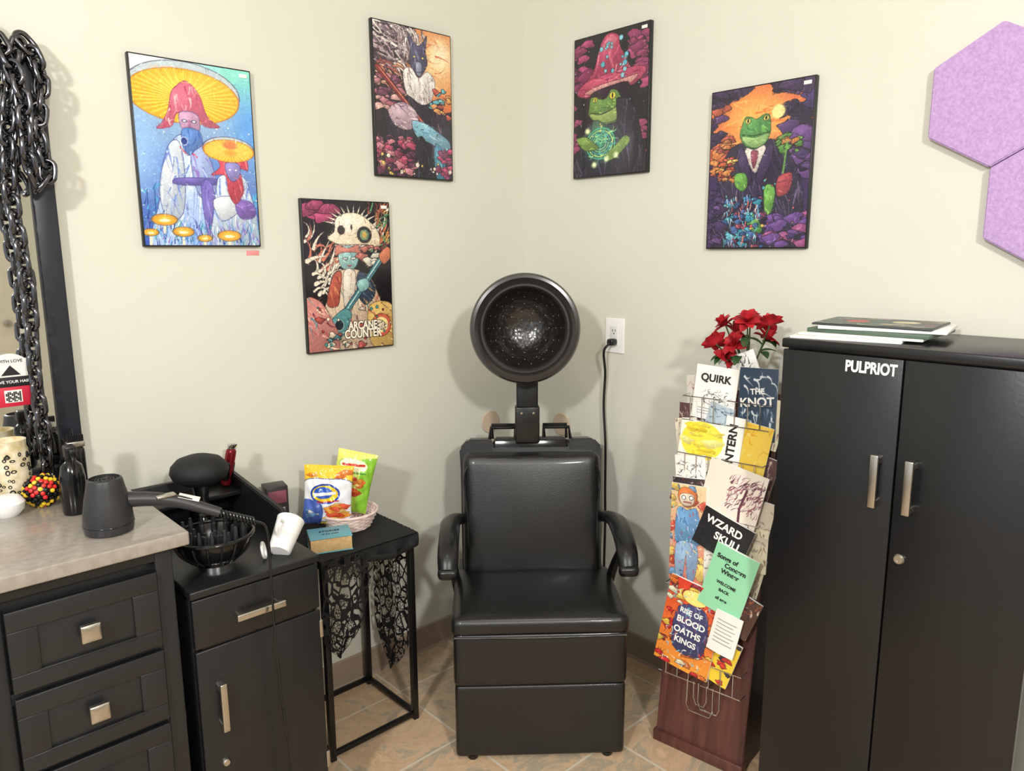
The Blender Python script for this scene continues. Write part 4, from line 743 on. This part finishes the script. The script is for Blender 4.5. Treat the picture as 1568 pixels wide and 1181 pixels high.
# neck duster
g=G('neck_duster_brush',(-1.368,-.175,DZ))
g.add(lathe([(0,0),(.022,0),(.024,.006),(.020,.02),(.016,.03)],28),'base',M_gloss)
g.add(lathe([(.014,.03),(.020,.040),(.018,.085),(.022,.105),(.026,.122),(0,.122)],28),'ferrule',M_chrome)
g.add(lathe([(.022,.118),(.045,.124),(.068,.140),(.074,.155),(.070,.172),(.055,.188),(.03,.197),(0,.200)],48),'bristle_head',mat('black_bristle',(20,20,22),.7,bump=.5,bscale=300))
g=G('electric_trimmer',(-1.272,-.095,DZ+.074),0,(rad(8),rad(10),.3))
g.add(cushion(.013,.012,.055,.009,(0,.002,0),8),'body',mat('red_chrome',(130,28,38),.2,metal=.5),(0,0,.055)); g.add(cushion(.0145,.0135,.03,.008,(0,0,0),6),'grip',M_gloss,(0,0,.045)); g.add(box(-.013,.013,-.006,.006,.108,.124,.002),'blade_head',M_chrome)
# white cup lying
g=G('white_cup',(-1.283,-.478,DZ+.038),0,(rad(0),rad(52),rad(38)))
g.add(lathe([(0,-.045),(.024,-.045),(.027,-.042),(.033,.035),(.0345,.045),(.031,.045),(.029,.035),(.024,-.038),(0,-.038)],36),'cup_body',M_white)
g.add(tube([(-.027,0,-.02),(-.05,0,-.015),(-.052,0,.012),(-.030,0,.02)],.0035,8),'cup_handle',M_white)
g=G('spool_ring',(-1.345,-.49,DZ+.0215),0,(rad(80),0,rad(60))); g.add(torus(.018,.004,28,8),'ring',M_white)
# ------------------------------------------------------------ side table
g=G('side_table',(0,0,0)); TX0,TX1,TY0,TY1,TZ=-1.105,-.808,-.325,-.052,.628
for x in(TX0,TX1):
    for y in(TY0,TY1): g.add(box(x-.009,x+.009,y-.009,y+.009,0,TZ-.015,.001),'leg',M_metalb)
for y in(TY0,TY1): g.add(box(TX0,TX1,y-.007,y+.007,.012,.026,.001),'rail',M_metalb); g.add(box(TX0,TX1,y-.007,y+.007,TZ-.03,TZ-.015,.001),'apron',M_metalb)
for x in(TX0,TX1): g.add(box(x-.007,x+.007,TY0,TY1,.012,.026,.001),'rail',M_metalb); g.add(box(x-.007,x+.007,TY0,TY1,TZ-.03,TZ-.015,.001),'apron',M_metalb)
g.add(box(TX0-.01,TX1+.01,TY0-.01,TY1+.01,TZ-.015,TZ,.002),'table_top',M_black)
lm=bpy.data.materials.new('black_lace'); lm.use_nodes=True; nt=lm.node_tree; N=nt.nodes; L=nt.links; b=N['Principled BSDF']
b.inputs['Base Color'].default_value=col((10,10,12)); b.inputs['Roughness'].default_value=.85
tc=N.new('ShaderNodeTexCoord'); mpn=N.new('ShaderNodeMapping'); mpn.inputs['Scale'].default_value=(1,1,.6); L.new(tc.outputs['Object'],mpn.inputs['Vector'])
def vor(sc_,th):
    v=N.new('ShaderNodeTexVoronoi'); v.feature='DISTANCE_TO_EDGE'; v.inputs['Scale'].default_value=sc_; L.new(mpn.outputs['Vector'],v.inputs['Vector'])
    l=N.new('ShaderNodeMath'); l.operation='LESS_THAN'; l.inputs[1].default_value=th; L.new(v.outputs['Distance'],l.inputs[0]); return l
l1=vor(44,.10); l2=vor(150,.09)
n3=N.new('ShaderNodeTexNoise'); n3.inputs['Scale'].default_value=26; L.new(tc.outputs['Object'],n3.inputs['Vector']); l3=N.new('ShaderNodeMath'); l3.operation='GREATER_THAN'; l3.inputs[1].default_value=.64; L.new(n3.outputs['Fac'],l3.inputs[0])
n4=N.new('ShaderNodeMath'); n4.operation='MULTIPLY'; n5=N.new('ShaderNodeTexNoise'); n5.inputs['Scale'].default_value=14; L.new(tc.outputs['Object'],n5.inputs['Vector']); l5=N.new('ShaderNodeMath'); l5.operation='GREATER_THAN'; l5.inputs[1].default_value=.44; L.new(n5.outputs['Fac'],l5.inputs[0]); L.new(l2.outputs[0],n4.inputs[0]); L.new(l5.outputs[0],n4.inputs[1])
mm=N.new('ShaderNodeMath'); mm.operation='MAXIMUM'; L.new(l1.outputs[0],mm.inputs[0]); L.new(n4.outputs[0],mm.inputs[1])
m2=N.new('ShaderNodeMath'); m2.operation='MAXIMUM'; L.new(mm.outputs[0],m2.inputs[0]); L.new(l3.outputs[0],m2.inputs[1]); L.new(m2.outputs[0],b.inputs['Alpha'])
M_lace=lm
def flap(axis,plane,c0,c1,Lf,skew=0,z0=None,out=1):
    bm=bmesh.new(); n,m_=20,26; V=[]; z0=TZ+.002
    for j in range(m_+1):
        t=j/m_; row=[]
        hw=(c1-c0)/2*(1-.22*t) if t<.70 else (c1-c0)/2*(1-.22*.70)*max(.02,(1-((t-.70)/.30)**1.5))
        cc=(c0+c1)/2+skew*t
        for i in range(n+1):
            s=-1+2*i/n; w=cc+s*hw; z=z0-Lf*t+.012*math.cos(s*9)*t*(t>.3); d=plane+out*(.004+.012*math.sin(s*8+t*2)*t)
            row.append(bm.verts.new((d,w,z) if axis=='x' else (w,d,z)))
        V.append(row)
    for A,Bb in zip(V,V[1:]):
        for i in range(n): bm.faces.new((A[i],A[i+1],Bb[i+1],Bb[i]))
    return frombm(bm,'flap',80)
g2=G('lace_tablecloth',(0,0,0)); M_cl=mat('black_cloth',(16,16,18),.85,bump=.8,bscale=260)
g2.add(box(TX0-.016,TX1+.016,TY0-.016,TY1+.016,TZ+.0005,TZ+.004,.001),'cloth_top',M_cl)
g2.add(flap('x',TX1+.020,TY0+.01,TY1-.01,.52,.02),'hanging_side',M_lace); g2.add(flap('y',TY0-.022,TX0-.005,TX1-.14,.29,-.05,out=-1),'hanging_front',M_lace)
g2.add(flap('y',TY0-.018,TX0+.10,TX1+.018,.045,.02,out=-1),'hanging_front_short',M_cl)
g2.add(flap('x',TX1+.017,TY0-.016,TY1+.01,.05,0),'hanging_side_short',M_cl)
g2.add(flap('x',TX0-.024,TY0+.0,TY1-.0,.30,0,out=-1),'hanging_left',M_lace)
T2=TZ+.004
g=G('paperback_book',(-1.045,-.262,T2),-22)
g.add(box(-.058,.058,-.042,.042,.003,.042,.001),'pages',M_pages); MT=mat('teal_cover',(104,170,188),.4)
g.add(box(-.060,.060,-.044,.044,.042,.045,.001),'front_cover',MT); g.add(box(-.060,.060,-.044,.044,0,.003,.001),'back_cover',MT); g.add(box(-.060,.060,.042,.045,0,.045,.001),'spine',MT)
g.add(text('STORIES',.016,.0002),'title',INK,(-.0,.010,.0455)); g.add(text('of the coast',.010,.0002),'title',INK,(-.0,-.012,.0455))
# basket + bags
g=G('snack_basket',(-.915,-.150,T2)); M_bk=mat('pink_wicker',(222,190,184),.7,c2=(240,226,216),vscale=60)
rg=[]
for k in range(8):
    z=.004+k*.0062; r_=.066+.022*(k/7)
    P=[((r_+.0018*math.cos(a*14+k*math.pi))*math.cos(a),(r_+.0018*math.cos(a*14+k*math.pi))*math.sin(a),z) for a in [2*math.pi*q/84 for q in range(85)]]
    rg.append((tube(P,.0030,6,False),Matrix()))
rg+= [(tube([(.064*math.cos(a),.064*math.sin(a),.002),(.089*math.cos(a),.089*math.sin(a),.052)],.0024,6,False),Matrix()) for a in [2*math.pi*q/28 for q in range(28)]]
rg.append((torus(.090,.0045,48,8),Matrix.Translation((0,0,.052)))); rg.append((lathe([(0,.001),(.066,.001),(.066,.005),(0,.005)],32),Matrix()))
g.add(merge(rg),'woven_bowl',M_bk)
def bagdisp(sgn,th=.026):
    def f(X,Z,w,h):
        u=X/w*2; v=Z/h*2; e=np.clip((1-u**2),0,1)**.6*np.clip(1-np.abs(v)**2.6,0,1)**.8
        Y=-sgn*(th*e+.0018*np.sin(u*17+v*9)*e+.0018*np.sin(v*14-u*6)*e); X=X*(1-.06*np.clip(1-v**2,0,1)); Y=Y+.001*np.sin(X*500)*(np.abs(v)>.9)
        return X,Y,Z
    return f
def bag(name,cv,loc,w,h,rot):
    g=G(name,loc,0,[rad(a) for a in rot]); g.add(sheet(cv,w,h,bagdisp(1)),'front_panel',M_foil); 
    c=Cv(40,50,(200,200,205)); g.add(sheet(c,w,h,bagdisp(-1)),'back_panel',M_foil)
c=Cv(130,150,(246,196,50),6); c.grad((252,200,50),(250,216,90)); c.smoke(6,[(246,170,60),(236,130,50)],.1,.9,.08,.2,.12,ink=(220,110,40)); c.blob([(-.02,.30),(.5,.22),(1.02,.30),(1.02,.86),(.5,.95),(-.02,.88)],(244,242,238),(70,90,170),.008,c2=(214,220,236)); c.blob([(-.02,.60),(.4,.66),(.35,1.02),(-.02,1.02)],(84,112,196),(40,60,140)); c.ell(.46,.47,.31,.17,(36,70,170)); c.ell(.46,.47,.27,.14,(250,210,50)); c.ell(.42,.455,.20,.10,(60,100,200)); c.line([(.26,.49),(.66,.45)],.03,(250,250,250)); c.line([(.3,.62),(.75,.58)],.012,(200,50,50)); c.smoke(14,[(246,160,60),(226,84,50),(250,206,110)],.5,.95,.66,.92,.12,ink=(160,60,30)); c.smoke(6,[(240,240,240),(120,170,220)],.1,.4,.72,.9,.1,ink=(60,80,150))
bag('chip_bag',c,(-.985,-.155,T2+.120),.150,.180,(-8,4,-38))
c=Cv(100,150,(200,214,60),7); c.grad((240,232,120),(150,196,60)); c.poly([(.62,.10),(1,.05),(1,.95),(.72,.95)],(140,200,60)); c.ell(.45,.22,.36,.10,(250,248,210),ink=(150,190,60)); c.line([(.18,.23),(.72,.20)],.03,(206,60,50)); c.smoke(24,[(240,150,60),(214,76,46),(250,206,110),(236,120,50)],.12,.72,.42,.82,.13,ink=(140,50,20)); c.line([(.1,.36),(.8,.33)],.014,(60,130,60))
bag('chip_bag',c,(-.893,-.145,T2+.140),.125,.190,(-6,14,-36))
g=G('product_box',(-1.128,-.098,T2),-12); g.add(box(-.032,.032,-.03,.03,0,.17,.002),'carton',mat('black_carton',(38,32,36),.4)); g.add(box(-.026,.026,-.0315,-.029,.12,.158,.0005),'pink_label',mat('pink_label',(130,66,84),.5)); g.add(text('STYLE',.016,.0002),'lettering',INKW,(0,-.032,.10),(90,0,0))
# ------------------------------------------------------------ lights
def area(name,loc,sx,sy,p,c=(1,.985,.955),rot=(0,0,0),aim=None):
    l=bpy.data.lights.new(name,'AREA'); l.shape='RECTANGLE'; l.size=sx; l.size_y=sy; l.energy=p; l.color=c
    o=bpy.data.objects.new(name,l); sc.collection.objects.link(o); o.location=loc; o.rotation_euler=[rad(a) for a in rot]
    if aim: o.rotation_euler=(Vector(aim)-Vector(loc)).to_track_quat('-Z','Y').to_euler()
    return o
area('track_light_1',(-2.1,-3.5,2.4),.20,.20,50,aim=(-.4,-.6,.8))
area('track_light_2',(-3.5,-2.1,2.4),.20,.20,50,aim=(-.6,-.4,.8))
area('ceiling_light_1',(-1.5,-1.4,H-.03),.4,.4,4)
area('ceiling_light_2',(-3.2,-3.4,H-.03),1.2,.6,12)
w=bpy.data.worlds.new('world'); sc.world=w; w.use_nodes=True; w.node_tree.nodes['Background'].inputs[0].default_value=(.90,.95,1,1); w.node_tree.nodes['Background'].inputs[1].default_value=1.1
# ------------------------------------------------------------ camera
h=1.48; f=1144.0
az=rad(47); p=math.atan(206/1144); r=0.005
F=Vector((math.cos(az)*math.cos(p),math.sin(az)*math.cos(p),-math.sin(p))); R=Vector((math.sin(az),-math.cos(az),0)); U=R.cross(F)
U2=U*math.cos(r)+R*math.sin(r); R2=R*math.cos(r)-U*math.sin(r)
cd=bpy.data.cameras.new('camera'); cam=bpy.data.objects.new('camera',cd); sc.collection.objects.link(cam)
cd.sensor_width=36; cd.lens=36*f/1568; cd.clip_start=.02
cam.matrix_world=Matrix(((R2.x,U2.x,-F.x,-2.0631),(R2.y,U2.y,-F.y,-2.1364),(R2.z,U2.z,-F.z,h),(0,0,0,1)))
sc.camera=cam
